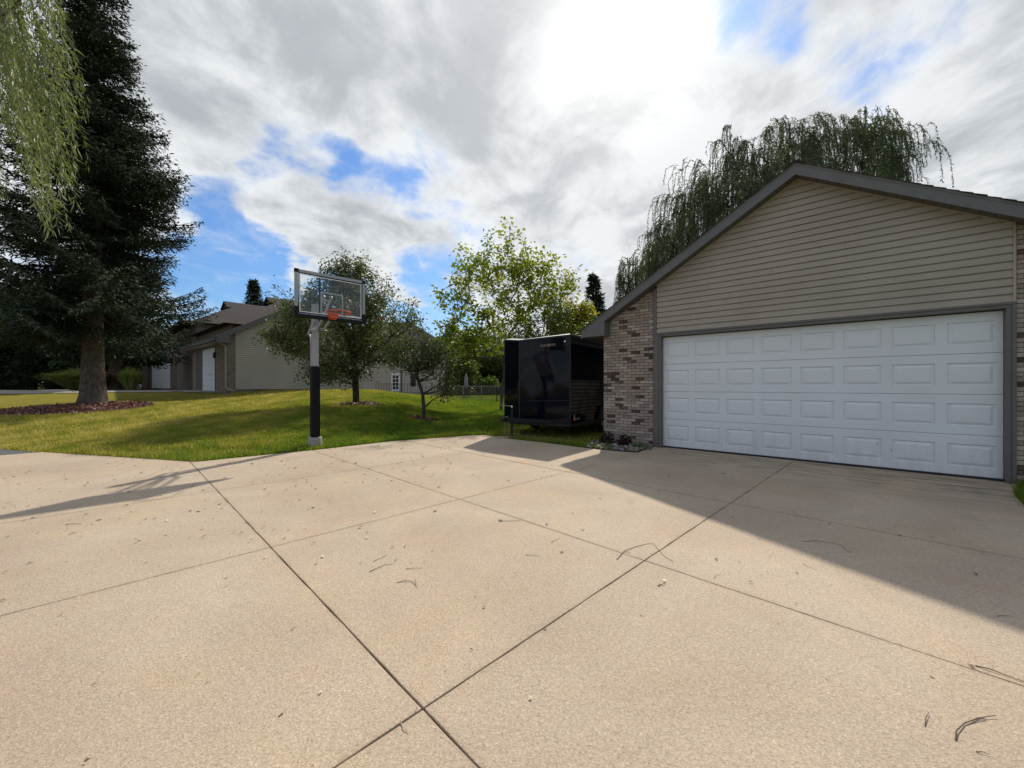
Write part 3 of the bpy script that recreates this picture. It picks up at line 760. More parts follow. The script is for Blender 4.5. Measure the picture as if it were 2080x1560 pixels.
def onside(s, z, w, h, mat, name):
    c0 = P['C']+e2*s+nS*.012; c1 = c0+e2*w; m = MB(); m.extrude([(c0.x,c0.y,z),(c1.x,c1.y,z),(c1.x,c1.y,z+h),(c0.x,c0.y,z+h)], nS*.003); return m.build(name, mat, tr)
onside(.16, .47, .10, .06, MAT['sticker_orange'], 'sticker'); onside(.17, .535, .05, .08, MAT['weathered_plank'], 'sticker'); onside(.28, .48, .22, .05, MAT['emblem_grey'], 'sticker')
# tongue, coupler, jack
mid = (P['C']+P['A'])*.5 - e1*.30
tip = Vector((-.11,10.25,0))+off
m = MB(); m.bar((mid.x+.62, mid.y-.25, .40), (tip.x+.02, tip.y+.02, .48), .06, .10); m.bar((mid.x-.55, mid.y+.55, .40), (tip.x+.02, tip.y+.02, .48), .06, .10)
m.bar((mid.x, mid.y+.1, .40), (tip.x+.03, tip.y+.05, .48), .07, .10); m.build('tongue', MAT['black_steel'], tr, bevel=.005)
d0 = (tip-mid).normalized(); d0.z = 0
m = MB(); c = tip; q = c+d0*.16
m.tube([(c.x,c.y,.50),(c.x+d0.x*.1,c.y+d0.y*.1,.505),(q.x,q.y,.49),(q.x+d0.x*.05,q.y+d0.y*.05,.465)], [.045,.055,.06,.03], 10); m.box(c.x-.045,c.x+.045,c.y-.045,c.y+.06,.46,.53); m.build('coupler', MAT['black_steel'], tr, smooth=True)
m = MB(); m.bar((c.x,c.y,.56),(q.x,q.y,.545),.035,.02); m.build('coupler_latch', MAT['chain_metal'], tr)
jk = tip - d0*.10; jx, jy = jk.x+.02, jk.y+.04
m = MB(); m.box(jx-.03,jx+.03,jy-.03,jy+.03,.18,.80); m.build('jack_post', MAT['black_steel'], tr, bevel=.006)
m = MB(); m.box(jx-.023,jx+.023,jy-.023,jy+.023,.05,.18); m.build('jack_leg', MAT['black_steel'], tr)
m = MB(); m.box(jx-.09,jx+.09,jy-.08,jy+.08,.036,.05); m.build('jack_foot', MAT['chain_metal'], tr)
m = MB(); m.tube([(jx,jy-.03,.80),(jx,jy-.03,.84),(jx-.05,jy-.04,.835),(jx-.30,jy-.02,.86),(jx-.31,jy-.02,.90)], .009, 6); m.build('jack_handle', MAT['chain_metal'], tr, smooth=True)
m = MB(); m.tube([(jx+.0,jy-.03,.80),(jx,jy-.03,.845)], .022, 8); m.build('jack_cap', MAT['white_paint'], tr, smooth=True)
for s_ in (-1, 1):
    m = MB()
    for k in range(11):
        zz = .42-.036*k; m.tube([(tip.x-.03+.04*s_+ (.006 if k%2 else -.006), tip.y+.02, zz+.02), (tip.x-.03+.04*s_, tip.y+.02, zz-.022)], .006, 4)
    m.build('safety_chain', MAT['chain_metal'], tr)
m = MB(); m.tube([(tip.x+.15,tip.y+.1,.47),(tip.x+.2,tip.y+.05,.40),(tip.x+.28,tip.y+.1,.45),(tip.x+.5,tip.y+.3,.44)], .008, 5); m.build('brake_cable', MAT['chain_metal'], tr)
# wheels with fenders
for s_, base_ in ((0, P['C']), (1, P['L'])):
    for k in range(2):
        if s_ == 0: c = base_+ax*(2.1+.85*k)+Vector((-.16*.788,.16*.616,0))
        else: c = base_+ax*(1.4+.85*k)+Vector((.16*.788,-.16*.616,0))
        m = MB(); a0 = c-fr_*.1; b0 = c+fr_*.1; m.tube([(a0.x,a0.y,.34),(a0.x+fr_.x*.02,a0.y+fr_.y*.02,.34),(b0.x-fr_.x*.02,b0.y-fr_.y*.02,.34),(b0.x,b0.y,.34)], [.29,.33,.33,.29], 20)
        wh = m.build('wheel', MAT['rubber'], tr, smooth=True)
        m = MB(); m.tube([(b0.x,b0.y,.34),(b0.x+fr_.x*.01,b0.y+fr_.y*.01,.34)], .19, 16); m.build('rim', MAT['chain_metal'], wh)
    c = base_+ax*(2.5 if s_ == 0 else 1.8); f2 = fr_*(.012 if s_ == 0 else -.012)
    m = MB(); pts = [c-ax*1.0+f2, c+ax*1.0+f2, c+ax*.75+f2, c-ax*.75+f2]
    m.extrude([(pts[0].x,pts[0].y,.42),(pts[1].x,pts[1].y,.42),(pts[2].x,pts[2].y,.78),(pts[3].x,pts[3].y,.78)], f2*8); m.build('fender', MAT['trailer_trim'], tr, bevel=.01)
# plank under the jack
pb = MB(); pb.box(-.34,.22,-.07,.07,0,.034); o = pb.build('plank', MAT['weathered_plank'], bevel=.003); o.location = (jx-off.x-.06, jy-off.y-.01, .001); o.rotation_euler = (0,0,R(12)); tag(o, 'short weathered board under the trailer jack', 'board')
pb = MB(); pb.box(-.09,.09,-.07,.07,0,.03)

# ------------------------------------------------------------------ basketball hoop
bx, by = -4.38, 8.76; bz = float(H(bx, by))-.01
hp = thing('basketball_hoop', (bx, by, bz), 'basketball hoop on silver pole with black pad and concrete footing', 'basketball hoop', R(43.8))
# local x = along the board (to the right-back), local -y = towards the court
m = MB(); m.tube([(0,0,-.1),(0,0,.19),(0,0,.205)], [.145,.143,.135], 28); m.build('footing', MAT['footing_concrete'], hp, smooth=True)
m = MB(); m.box(-.09,.09,-.085,.085,.206,1.78); m.build('pole_pad', MAT['pad_vinyl'], hp, bevel=.03)
m = MB(); m.box(-.061,.061,-.061,.061,.204,3.15); m.build('pole', MAT['silver_paint'], hp, bevel=.006)
bc = Vector((.10,-.76,0)); bw, bh = 1.42, .93; zb = 2.74
for s_ in (-1, 1):
    m = MB(); m.bar((.075*s_,.24,2.50),(.075*s_+.04,-.70,3.22),.02,.075); m.build('support_arm', MAT['silver_paint'], hp, bevel=.003)
    m = MB(); m.bar((.075*s_,.02,2.60),(.075*s_+.06,-.22,2.60),.02,.06); m.bar((.075*s_+.05,-.20,2.60),(.075*s_+.06,-.72,2.84),.02,.06); m.build('lower_arm', MAT['silver_paint'], hp, bevel=.003)
MB().bar((-.1,.03,2.62),(.1,.03,2.62),.03).build('arm_bolt', MAT['silver_paint'], hp)
m = MB(); m.tube([(-.04,.24,2.50),(-.04,.16,2.40),(-.04,.115,1.72)], [.018,.018,.018], 8); m.tube([(-.04,.135,2.2),(-.04,.12,1.95)], .022, 8); m.build('lift_rod', MAT['silver_paint'], hp, smooth=True)
m = MB(); m.box(-.055,-.025,.10,.125,2.05,2.32); m.build('height_sticker', MAT['flag_red'], hp)
y0 = bc.y
def fb(x0, x1, z0, z1, ya=0.,yb=.05): return (bc.x+x0, bc.x+x1, y0+ya, y0+yb, zb+z0, zb+z1)
m = MB(); m.box(*fb(-bw/2, bw/2, bh-.06, bh)); m.box(*fb(-bw/2, -bw/2+.06, .0, bh-.061)); m.box(*fb(bw/2-.06, bw/2, .0, bh-.061)); m.box(*fb(-bw/2+.061, bw/2-.061, .0, .06)); bf = m.build('backboard_frame', MAT['frame_grey'], hp, bevel=.005)
m = MB(); m.box(*fb(-bw/2-.012, bw/2+.012, -.03, .045, -.018, .062)); m.box(*fb(-bw/2-.012, -bw/2+.065, .046, .19, -.018, .062)); m.box(*fb(bw/2-.065, bw/2+.012, .046, .19, -.018, .062)); m.build('edge_pad', MAT['board_black'], hp, bevel=.012)
for q0, q1 in ((-bw/2-.006, -bw/2+.07), (bw/2-.07, bw/2+.006)): MB().box(*fb(q0, q1, bh-.065, bh+.008, -.008, .056)).build('corner_cap', MAT['board_black'], hp, bevel=.006)
m = MB(); m.box(*fb(-bw/2+.062, bw/2-.062, .062, bh-.062, .016, .026)); m.build('glass', MAT['glass_board'], hp)
def rect(mb, x0, x1, z0, z1, w, ya, yb):
    mb.box(*fb(x0, x1, z1-w, z1, ya, yb)); mb.box(*fb(x0, x1, z0, z0+w, ya, yb)); mb.box(*fb(x0, x0+w, z0+w, z1-w, ya, yb)); mb.box(*fb(x1-w, x1, z0+w, z1-w, ya, yb))
m = MB(); rect(m, -bw/2+.085, bw/2-.085, .085, bh-.085, .014, .006, .014); m.build('white_border', MAT['white_paint'], hp)
m = MB(); rect(m, -bw/2+.066, bw/2-.066, .066, bh-.066, .014, .002, .010); m.build('glass_gasket', MAT['board_black'], hp)
m = MB(); m.box(*fb(-.25,-.225,.07,bh-.07,.028,.05)); m.box(*fb(.225,.25,.07,bh-.07,.028,.05)); m.build('rear_brace', MAT['board_black'], hp)
m = MB(); rect(m, -.23, .23, .10, .55, .03, .004, .013); m.build('target_square', MAT['frame_grey'], hp)
m = MB()
ks = random.Random(3); x = .30
while x < .56:
    w = ks.uniform(.015, .03); m.box(*fb(x, x+w, .09+ks.uniform(0,.006), .118, .003, .012)); x += w+.006
m.build('board_marking', MAT['white_paint'], hp)
rz, rr = zb+.10, .228; rc = Vector((bc.x, y0-.15-rr, rz))
m = MB(); m.tube([(rc.x+rr*math.cos(a), rc.y+rr*math.sin(a), rz) for a in np.linspace(0, 2*math.pi, 33)], .010, 8, cap=False)
m.bar((bc.x-.07,y0-.02,rz-.01),(bc.x-.05,rc.y+rr*.96,rz-.01),.02,.02); m.bar((bc.x+.07,y0-.02,rz-.01),(bc.x+.05,rc.y+rr*.96,rz-.01),.02,.02)
for k in range(12):
    a = 2*math.pi*k/12; m.tube([(rc.x+rr*math.cos(a+q), rc.y+rr*math.sin(a+q), rz-.012-.018*s_) for q, s_ in ((-.07,0),(0,1),(.07,0))], .003, 4)
m.build('rim', MAT['rim_orange'], hp, smooth=True)
m = MB(); m.box(bc.x-.08, bc.x+.08, y0-.022, y0-.001, rz-.11, rz+.035); m.box(bc.x-.075, bc.x+.075, y0-.13, y0-.023, rz-.09, rz-.012); m.build('rim_bracket', MAT['rim_orange'], hp, bevel=.006)
exec_late = []

# ------------------------------------------------------------------ foliage generators
def unit(a): return a/np.maximum(np.linalg.norm(a, axis=-1, keepdims=True), 1e-9)
def leaf_quads(Pn, D, Nn, Ln, Wn, fold=.15):
    D = unit(D); S = unit(np.cross(D, Nn)); Nn = np.cross(S, D); Ln = np.reshape(Ln, (-1,1)); Wn = np.reshape(Wn, (-1,1))
    v0 = Pn; v2 = Pn + D*Ln; mid_ = Pn + D*Ln*.42
    v1 = mid_ + S*Wn*.5 + Nn*Wn*fold; v3 = mid_ - S*Wn*.5 + Nn*Wn*fold
    V = np.stack([v0, v1, v2, v3], 1).reshape(-1, 3); F = np.arange(len(V)).reshape(-1, 4); return V, F
class Wood:
    def __init__(s): s.V = []; s.F = []; s.n = 0
    def edge(s, a, b, ra, rb, k=6):
        d = b-a; l = np.linalg.norm(d)
        if l < 1e-6: return
        d = d/l; h = np.array([0,0,1.]) if abs(d[2]) < .9 else np.array([1.,0,0]); u = np.cross(d, h); u /= np.linalg.norm(u); w = np.cross(d, u)
        t = np.arange(k)*2*math.pi/k; c = np.cos(t)[:,None]*u+np.sin(t)[:,None]*w
        s.V += [a+c*ra, b+c*rb]; i = s.n+np.arange(k); j = s.n+(np.arange(k)+1) % k
        s.F.append(np.stack([i, j, j+k, i+k], 1)); s.n += 2*k
    def build(s, name, mat, parent): return fast_mesh(name, np.concatenate(s.V), np.concatenate(s.F), mat, parent, smooth=True)
def colony(rg, trunk, tips, r_tip=.006, expo=.44, k=.35, rmax=None, sag=.0):
    """connect every tip to the growing skeleton; returns nodes, parents, radii, tip ids"""
    nodes = [np.array(p, float) for p in trunk]; par = [-1]+list(range(len(trunk)-1)); path = [0.]
    for i in range(1, len(nodes)): path.append(path[-1]+np.linalg.norm(nodes[i]-nodes[i-1])*.6)
    order = np.argsort(np.linalg.norm(tips-nodes[-1], axis=1)); ids = []
    arr = np.zeros((len(nodes)+len(tips)*5, 3)); pa = np.zeros(len(arr)); n = len(nodes); arr[:n] = nodes; pa[:n] = path
    for t in order:
        T = tips[t]; d = np.linalg.norm(arr[:n]-T, axis=1)
        c = d + k*pa[:n] + np.maximum(0, arr[:n,2]-T[2]+.1)*.9; c[0] += 50
        j = int(np.argmin(c)); A = arr[j].copy(); dist = d[j]; m = max(1, min(4, int(dist/.35))); prev = j
        jit = rg.normal(0, .05*dist, (m, 3))
        for q in range(1, m+1):
            s = q/m; pnt = A+(T-A)*s; 
            if q < m: pnt = pnt + jit[q-1]*.6 + np.array([0,0,.10*dist*math.sin(math.pi*s)])
            arr[n] = pnt; pa[n] = pa[prev]+np.linalg.norm(pnt-arr[prev]); par.append(prev); prev = n; n += 1
        ids.append(prev)
    cnt = np.zeros(n)
    for i in ids: cnt[i] += 1
    for i in range(n-1, 0, -1): cnt[par[i]] += cnt[i]
    rad = r_tip*np.maximum(cnt, 1)**expo
    if rmax: rad = np.minimum(rad, rmax)
    return arr[:n], par, rad, ids
def blob_tips(rg, n, centre, radii, shell=.55, noise=.18, lobes=None):
    d = unit(rg.normal(size=(n*3, 3))); r = (shell + (1-shell)*rg.random(n*3)**.6)
    r *= 1 + noise*np.sin(d[:,0]*5+1)*np.cos(d[:,2]*4+2) + rg.normal(0, .06, n*3)
    p = d*r[:,None]*np.array(radii)+np.array(centre); return p[:n]
def crown_leaves(rg, nodes, par, ids, per, spread, L, W, up=.2, droop=0., along=True):
    T = nodes[ids]; A = nodes[[par[i] for i in ids]]
    s = rg.random((len(ids), per))**.6; C = A[:,None]+(T-A)[:,None]*s[...,None] + rg.normal(0, spread, (len(ids), per, 3))
    C = C.reshape(-1, 3); D = rg.normal(size=C.shape); D[:,2] = D[:,2]*.6 - droop; Nn = rg.normal(size=C.shape)*.8; Nn[:,2] += .9+up
    l = L*(.65+.7*rg.random(len(C))); V, F = leaf_quads(C, D, Nn, l, l*W/L)
    # clump tint: shared per tip plus leaf jitter
    tint = np.clip(np.repeat(rg.random(len(ids))*.5, per)+rg.random(len(C))*.5, 0, 1)
    return V, F, tint
def wood_from(nodes, par, rad, k=6, name='trunk', mat=None, parent=None, flare=None):
    w = Wood()
    for i in range(1, len(nodes)):
        p = par[i]; ra = rad[p] if p else max(rad[p], rad[i]); w.edge(nodes[p], nodes[i], min(ra, rad[i]*1.7+.002), rad[i], k if rad[i] > .02 else 4)
    return w.build(name, mat, parent)
def deciduous(name, loc, label, cat, trunk, tips, leafmat, barkmat, per, spread, L, W, r_tip=.006, expo=.44, k=.35, seed=1, droop=0., group=None, rmax=None):
    rg = np.random.default_rng(seed); root = thing(name, loc, label, cat, 0., group)
    nodes, par, rad, ids = colony(rg, trunk, tips(rg), r_tip, expo, k, rmax)
    wood_from(nodes, par, rad, 7, 'trunk', MAT[barkmat], root)
    V, F, t = crown_leaves(rg, nodes, par, ids, per, spread, L, W, droop=droop)
    tag(fast_mesh('crown', V, F, MAT[leafmat], root, tint=t), kind='stuff')
    return root
def spruce_crown(rg, prof, z0, z1, step=.30, nb=7, tw=.20, ww=.065, spacing=.13, droop=.12, gaps=0.):
    zs = np.arange(z0, z1, step); Vs, Fs, Ts = [], [], []; w = Wood(); nv = 0
    zp = np.array([p[0] for p in prof]); rp = np.array([p[1] for p in prof])
    for z in zs:
        for b in range(nb + (4 if (z-z0)/(z1-z0) > .3 else 0)):
            az = rg.random()*2*math.pi; zz = z+rg.uniform(-step/2, step/2); Lb = np.interp(zz, zp, rp)*rg.uniform(.78, 1.10)
            if Lb < .15 or rg.random() < gaps: continue
            hd = np.array([math.cos(az), math.sin(az), 0]); side = np.array([-hd[1], hd[0], 0])
            m = max(4, int(Lb/spacing)); s = (np.arange(m)+rg.random(m)*.6)/m
            frac = (zz-z0)/max(1e-6, (z1-z0)); rise = .55*frac-.05
            pts = hd*(s*Lb)[:,None] + np.array([0,0,1.])*((zz + Lb*(rise*s - (droop+.1*(1-frac))*4*s*(1-s)*.5 - droop*s**2*.4 + .10*s**3))[:,None])
            ep = np.vstack([[0,0,zz], pts])
            if Lb > .8:
                sel = ep[::max(1, len(ep)//4)]; rr_ = np.linspace(.012+.010*Lb, .006, len(sel))
                for q in range(len(sel)-1): w.edge(sel[q], sel[q+1], rr_[q], rr_[q+1], 4)
            sl = np.minimum(.42*Lb*(1-s)*(.35+s)*1.9+.10, .95)*rg.uniform(.7, 1.1, m)
            C, D = [], []
            for sg in (-1, 1, 0):
                for q in range(m):
                    if s[q] < .12 and z < z0+2.: continue
                    ll = sl[q] if sg else sl[q]*.3
                    n = max(1, int(ll/(spacing*.8))); tt = (np.arange(n)+rg.random(n))/n
                    dr = side*sg*.8 + hd*.62 + np.array([0,0,-.10]) if sg else hd + np.array([0,0,.25])
                    C.append(pts[q]+dr*(tt*ll)[:,None] + rg.normal(0,.02,(n,3)) - np.array([0,0,1])*(tt*tt*ll*.25)[:,None]); D.append(np.tile(dr, (n,1)))
            C = np.vstack(C); D = np.vstack(D)
            C = np.vstack([C, C+rg.normal(0,.03,C.shape)-np.array([0,0,.03])]); D = np.vstack([D, D+rg.normal(0,.5,D.shape)+np.array([0,0,-.3])])
            D = unit(D)+rg.normal(0,.35,D.shape); Nn = rg.normal(size=C.shape)*.6+np.array([0,0,.8])
            V, F = leaf_quads(C, D, Nn, tw*(.6+.8*rg.random(len(C))), ww*(.7+.6*rg.random(len(C))), .1)
            Vs.append(V); Fs.append(F+nv); nv += len(V); base_t = rg.random()*.35
            Ts.append(np.clip(base_t+rg.random(len(C))*.4+.25*(np.linalg.norm(C[:,:2],axis=1)/max(Lb,.1)>.8), 0, 1))
    return np.vstack(Vs), np.vstack(Fs), np.concatenate(Ts), w

# big spruce on the lawn
SPX, SPY = -16.6, 15.6; SPZ = float(H(SPX, SPY))
rg = np.random.default_rng(5)
sp = thing('spruce_tree', (SPX, SPY, SPZ), 'tall dark spruce with thick bare trunk rising from the red mulch mound', 'tree')
prof = [(1.5,2.7),(2.3,3.4),(3.4,4.1),(4.6,3.95),(6.0,3.45),(7.2,3.0),(8.4,3.2),(9.3,2.95),(10.4,2.4),(12.0,2.05),(13.3,1.4),(15,1.25),(17.2,.9),(19.2,.45),(20.3,.1)]
V, F, T, w = spruce_crown(rg, prof, 3.3, 20.2, .36, 6, .15, .046, .10, droop=.24, gaps=.16)
tag(fast_mesh('crown', V, F, MAT['spruce_needles'], sp, tint=T), kind='stuff')
w.build('branches', MAT['dark_bark'], sp)
m = MB(); tr_ = [(-.1,.58),(.1,.47),(.45,.40),(1.2,.345),(2.4,.31),(4,.28),(8,.23),(14,.12),(20,.02)]
rr = random.Random(2); m.tube([(rr.uniform(-.015,.015), rr.uniform(-.015,.015), z_) for z_, _ in tr_], [r_ for _, r_ in tr_], 16); m.build('trunk', MAT['spruce_bark'], sp, smooth=True)
m = MB()
for k in range(26):
    a = rr.uniform(0, 6.28); z_ = rr.uniform(.5, 3.2); r_ = .36; L_ = rr.uniform(.05,.5)
    m.tube([(r_*math.cos(a), r_*math.sin(a), z_), ((r_+L_)*math.cos(a), (r_+L_)*math.sin(a), z_+rr.uniform(-.1,.05))], [.02,.008], 5)
tag(m.build('branch_stub', MAT['spruce_bark'], sp), kind='stuff')

def mulch(name, cx, cy, rx, ry, hgt, n, seed, label):
    rg = np.random.default_rng(seed); k = 40; ringN = 9; V = []; F = []
    for i in range(ringN+1):
        s = i/ringN
        for j in range(k):
            a = 2*math.pi*j/k; q = 1+.07*math.sin(3*a+seed)+.05*math.sin(7*a)
            x = cx+rx*q*s*math.cos(a); y = cy+ry*q*s*math.sin(a); V.append((x, y, float(H(x, y))+hgt*(1-s*s)-.01))
    for i in range(ringN):
        for j in range(k): F.append((i*k+j, i*k+(j+1)%k, (i+1)*k+(j+1)%k, (i+1)*k+j))
    root = thing(name, (0,0,0), label, 'mulch bed')
    fast_mesh('soil', V, F, MAT['mulch_soil'], root, smooth=True)
    s = np.sqrt(rg.random(n))*1.06; a = rg.random(n)*2*math.pi; q = 1+.07*np.sin(3*a+seed)+.05*np.sin(7*a); x = cx+rx*q*s*np.cos(a); y = cy+ry*q*s*np.sin(a)
    z = H(x, y)+np.maximum(0, hgt*(1-s*s))+rg.random(n)*.03; C = np.stack([x,y,z],1); D = rg.normal(size=C.shape); D[:,2] *= .35; Nn = rg.normal(size=C.shape)*.5; Nn[:,2] += 1
    V, F = leaf_quads(C, D, Nn, .05+.09*rg.random(n), .018+.03*rg.random(n), .05)
    tag(fast_mesh('chips', V, F, MAT['mulch_chip'], root, tint=rg.random(n)), kind='stuff'); return root
mulch('mulch_bed', SPX+.1, SPY-.6, 2.4, 1.95, .12, 9000, 3, 'wide mound of red bark mulch around the big spruce')

# crab apple trees
c1 = (-6.06,15.3); z1_ = float(H(*c1))
def tips1(rg):
    a = blob_tips(rg, 480, (-.9,0,3.0), (2.15,2.0,1.95), .45); b = blob_tips(rg, 160, (-.2,0,4.75), (.95,.9,1.15), .3); c = blob_tips(rg, 200, (.95,0,3.0), (1.65,1.4,1.6), .4); d = blob_tips(rg, 70, (-2.6,-.2,2.7), (1.0,.9,.8), .3)
    e = blob_tips(rg, 40, (-.5,-.8,1.25), (1.3,.8,.45), .3)
    return np.vstack([a,b,c,d,e])
deciduous('crabapple_tree', (c1[0], c1[1], z1_), 'rounded crab apple tree with low drooping branches behind the basketball pole', 'tree', [(0,0,-.1),(0,0,.5),(-.03,0,1.1),(-.1,.02,1.6)], tips1, 'crab_leaves', 'dark_bark', 40, .15, .105, .052, .007, .42, .3, 21, rmax=.15, droop=.3)
mulch('mulch_bed', c1[0]+.2, c1[1]-.1, .85, .55, .05, 1400, 5, 'small mulch ring under the larger crab apple tree')
c2 = (-3.12,14.03); z2_ = float(H(*c2))
def tips2(rg):
    return np.vstack([blob_tips(rg, 190, (-.35,0,2.35), (1.15,1.0,.70), .35), blob_tips(rg, 60, (.5,0,2.1), (.65,.6,.7), .3), blob_tips(rg, 34, (.8,-.1,1.15), (.42,.4,.42), .3)])
deciduous('crabapple_tree', (c2[0], c2[1], z2_), 'small sparse crab apple with thin leaning trunk left of the trailer', 'tree', [(0,0,-.1),(-.02,0,.4),(-.06,0,.9),(-.2,0,1.35),(-.3,0,1.7)], tips2, 'crab_leaves', 'dark_bark', 24, .13, .09, .045, .006, .42, .3, 22, rmax=.08, droop=.4)
mulch('mulch_bed', c2[0], c2[1], .55, .42, .05, 900, 6, 'small mulch ring under the thin leaning crab apple')

# maple behind the trailer
mp = (-.55,20.0); mz = float(H(*mp))
def tipsm(rg):
    a = blob_tips(rg, 520, (-.1,0,5.6), (3.45,2.8,3.15), .3, .28); a = a[(np.sin(a[:,0]*2.6+a[:,2]*1.4)+np.sin(a[:,2]*2.9-a[:,0])) > -1.45]; b = blob_tips(rg, 110, (.3,0,7.4), (2.4,1.6,1.2), .3); c = blob_tips(rg, 80, (-2.2,0,3.6), (1.3,1.1,1.1), .3); d = blob_tips(rg, 80, (2.2,0,6.2), (1.7,1.1,1.5), .3)
    return np.vstack([a,b,c,d])
deciduous('maple_tree', (mp[0], mp[1], mz), 'airy bright green maple with many upright stems behind the trailer', 'tree', [(0,0,-.1),(0,0,.4),(.05,0,.7)], tipsm, 'maple_leaves', 'grey_bark', 12, .16, .18, .12, .0055, .40, .05, 31, rmax=.085)
def tipsg(rg): return np.vstack([blob_tips(rg, 260, (0,0,4.5), (1.35,1.2,1.3), .4)])
deciduous('maple_tree', (3.1, 21.0, float(H(3.1,21.))), 'young golden green tree between the maple and the garage roof', 'tree', [(0,0,-.1),(0,0,1.),(0,0,2.)], tipsg, 'gold_leaves', 'grey_bark', 18, .17, .17, .13, .008, .42, .3, 33)
def tipsc(rg): return blob_tips(rg, 260, (0,0,3.0), (2.0,1.3,2.2), .4)
deciduous('shrub', (1.9, 18.6, float(H(1.9,18.6))), 'dense mid green shrub showing above the trailer roof', 'shrub', [(0,0,-.1),(0,0,.3),(0,0,.9)], tipsc, 'wood_leaves', 'grey_bark', 46, .16, .10, .05, .008, .42, .3, 34)

# small spruces in the distance
def far_spruce(x, y, h, r, label, seed, bare=.8, nb=6, dens=.42, group=None, tw=.34):
    rg = np.random.default_rng(seed); z = float(H(x, y)); o = thing('spruce_tree', (x, y, z), label, 'tree', 0., group)
    V, F, T, w = spruce_crown(rg, [(bare, r), (h*.35, r*.85), (h*.7, r*.45), (h, .05)], bare, h, dens, nb, tw, tw*.34, .26, .10)
    tag(fast_mesh('crown', V, F, MAT['spruce_needles'], o, tint=T), kind='stuff')
    MB().tube([(0,0,-.2),(0,0,h*.5),(0,0,h)], [r*.09,r*.05,.01], 7).build('trunk', MAT['dark_bark'], o, smooth=True); return o
far_spruce(6.1, 29.5, 9.9, 1.9, 'dark pointed spruce just left of the garage eave', 41)
far_spruce(-29.5, 45, 12.6, 2.6, 'distant spruce top rising over the neighbour roof', 42, nb=7, dens=.45, tw=.4)
# second trunk and dark evergreens on the left
s2 = (-26.6, 26.5); o2 = far_spruce(s2[0], s2[1], 15, 3.6, 'second spruce standing behind the big one on its own mulch strip', 43, bare=2.6, nb=9, dens=.5, tw=.36)
MB().tube([(0,0,-.1),(0,0,.4),(0,0,3.4)], [.55,.40,.34], 12).build('trunk', MAT['spruce_bark'], o2, smooth=True)
mulch('mulch_bed', -25.3, 26.9, 2.8, 1.0, .12, 1500, 9, 'red mulch strip under the second spruce trunk')

# ------------------------------------------------------------------ wood and shrubs: a few built, then copied
proto = []
for s in range(4):
    rg = np.random.default_rng(60+s)
    o = deciduous('broadleaf_tree', (0,0,0), 'broad green tree in the wood behind the back fence', 'tree', [(0,0,-.3),(0,0,1.2),(.1,0,2.4)],
        (lambda rg, s=s: np.vstack([blob_tips(rg, 200, (0,0,5.2), (3.2,3.0,3.3), .55, .25), blob_tips(rg, 70, (1.3-.9*s,0,3.0), (2.4,2.2,1.9), .5)])), 'wood_leaves', 'dark_bark', 26, .42, .30, .20, .016, .42, .3, 60+s, group='trees in the wood behind the back fence')
    proto.append(o)
rnd = random.Random(8)
spots = [(-8.2,62,1.05),(-5.0,58,.95),(-1.2,60,.92),(2.0,57,.85),(5.5,60,.95),(9.5,62,1.0),(13.5,58,1.0),(18,60,1.1),(-11.5,66,1.15),(-3.4,70,1.25),(3.5,70,1.2),(11,72,1.3),(-14.5,70,1.1),(22,66,1.2),(-18.5,72,1.1),(27,64,1.2),(-6.8,50,.62),(32,60,1.2),(38,66,1.3)]
for i, (x, y, s) in enumerate(spots):
    src = proto[i % 4]; o = src if i < 4 else copy_tree(src)
    o.location = (x, y, float(H(x, y))); o.rotation_euler = (0, 0, rnd.uniform(0, 6.28)); s *= rnd.uniform(.9, 1.1); o.scale = (s*1.15, s*1.15, s)
# low scrub in front of the wood
rg = np.random.default_rng(91); n = 26000
x = rg.uniform(-12, 34, n); y = 50+rg.random(n)*6; hh = 2.6+.9*np.sin(x*.9)+.7*np.sin(x*2.3+1); z = H(x, y)+rg.random(n)**.8*hh
C = np.stack([x,y,z],1); V, F = leaf_quads(C, rg.normal(size=C.shape), rg.normal(size=C.shape)+np.array([0,0,.6]), .3+.15*rg.random(n), .18+.1*rg.random(n))
tag(fast_mesh('undergrowth', V, F, MAT['wood_leaves'], tint=rg.random(n)*.6), kind='stuff')
# dark evergreens at the far left
dproto = None
rnd = random.Random(5)
dsp = [(-36.5,31.5,1.0),(-33.6,31.0,.92),(-40,33,1.1),(-43,30.5,.86),(-44,34,1.15),(-38,38,1.3),(-48,36,1.2),(-42,41,1.2),(-53,38,1.3),(-58,40,.9)]
rgd = np.random.default_rng(77)
def cone_tips(rg, n=420):
    z = rg.random(n)**.8*7.4; r = (1.75-.20*z)*(.75+.3*rg.random(n)); a = rg.random(n)*6.283; return np.stack([np.cos(a)*r, np.sin(a)*r, z+.1], 1)
for i, (x, y, s) in enumerate(dsp):
    if dproto is None:
        dproto = o = deciduous('arborvitae', (0,0,0), 'dark evergreen in the shaded row beyond the lane', 'evergreen', [(0,0,-.2),(0,0,2),(0,0,4),(0,0,6.5)], cone_tips, 'dark_leaves', 'dark_bark', 46, .26, .22, .10, .01, .4, .4, 78, group='dark evergreens in a row beyond the lane', droop=.2)
    else: o = copy_tree(dproto)
    o.location = (x, y, float(H(x, y))-.1); o.rotation_euler = (0,0,rnd.uniform(0,6.28)); o.scale = (s*1.35, s*1.35, s)
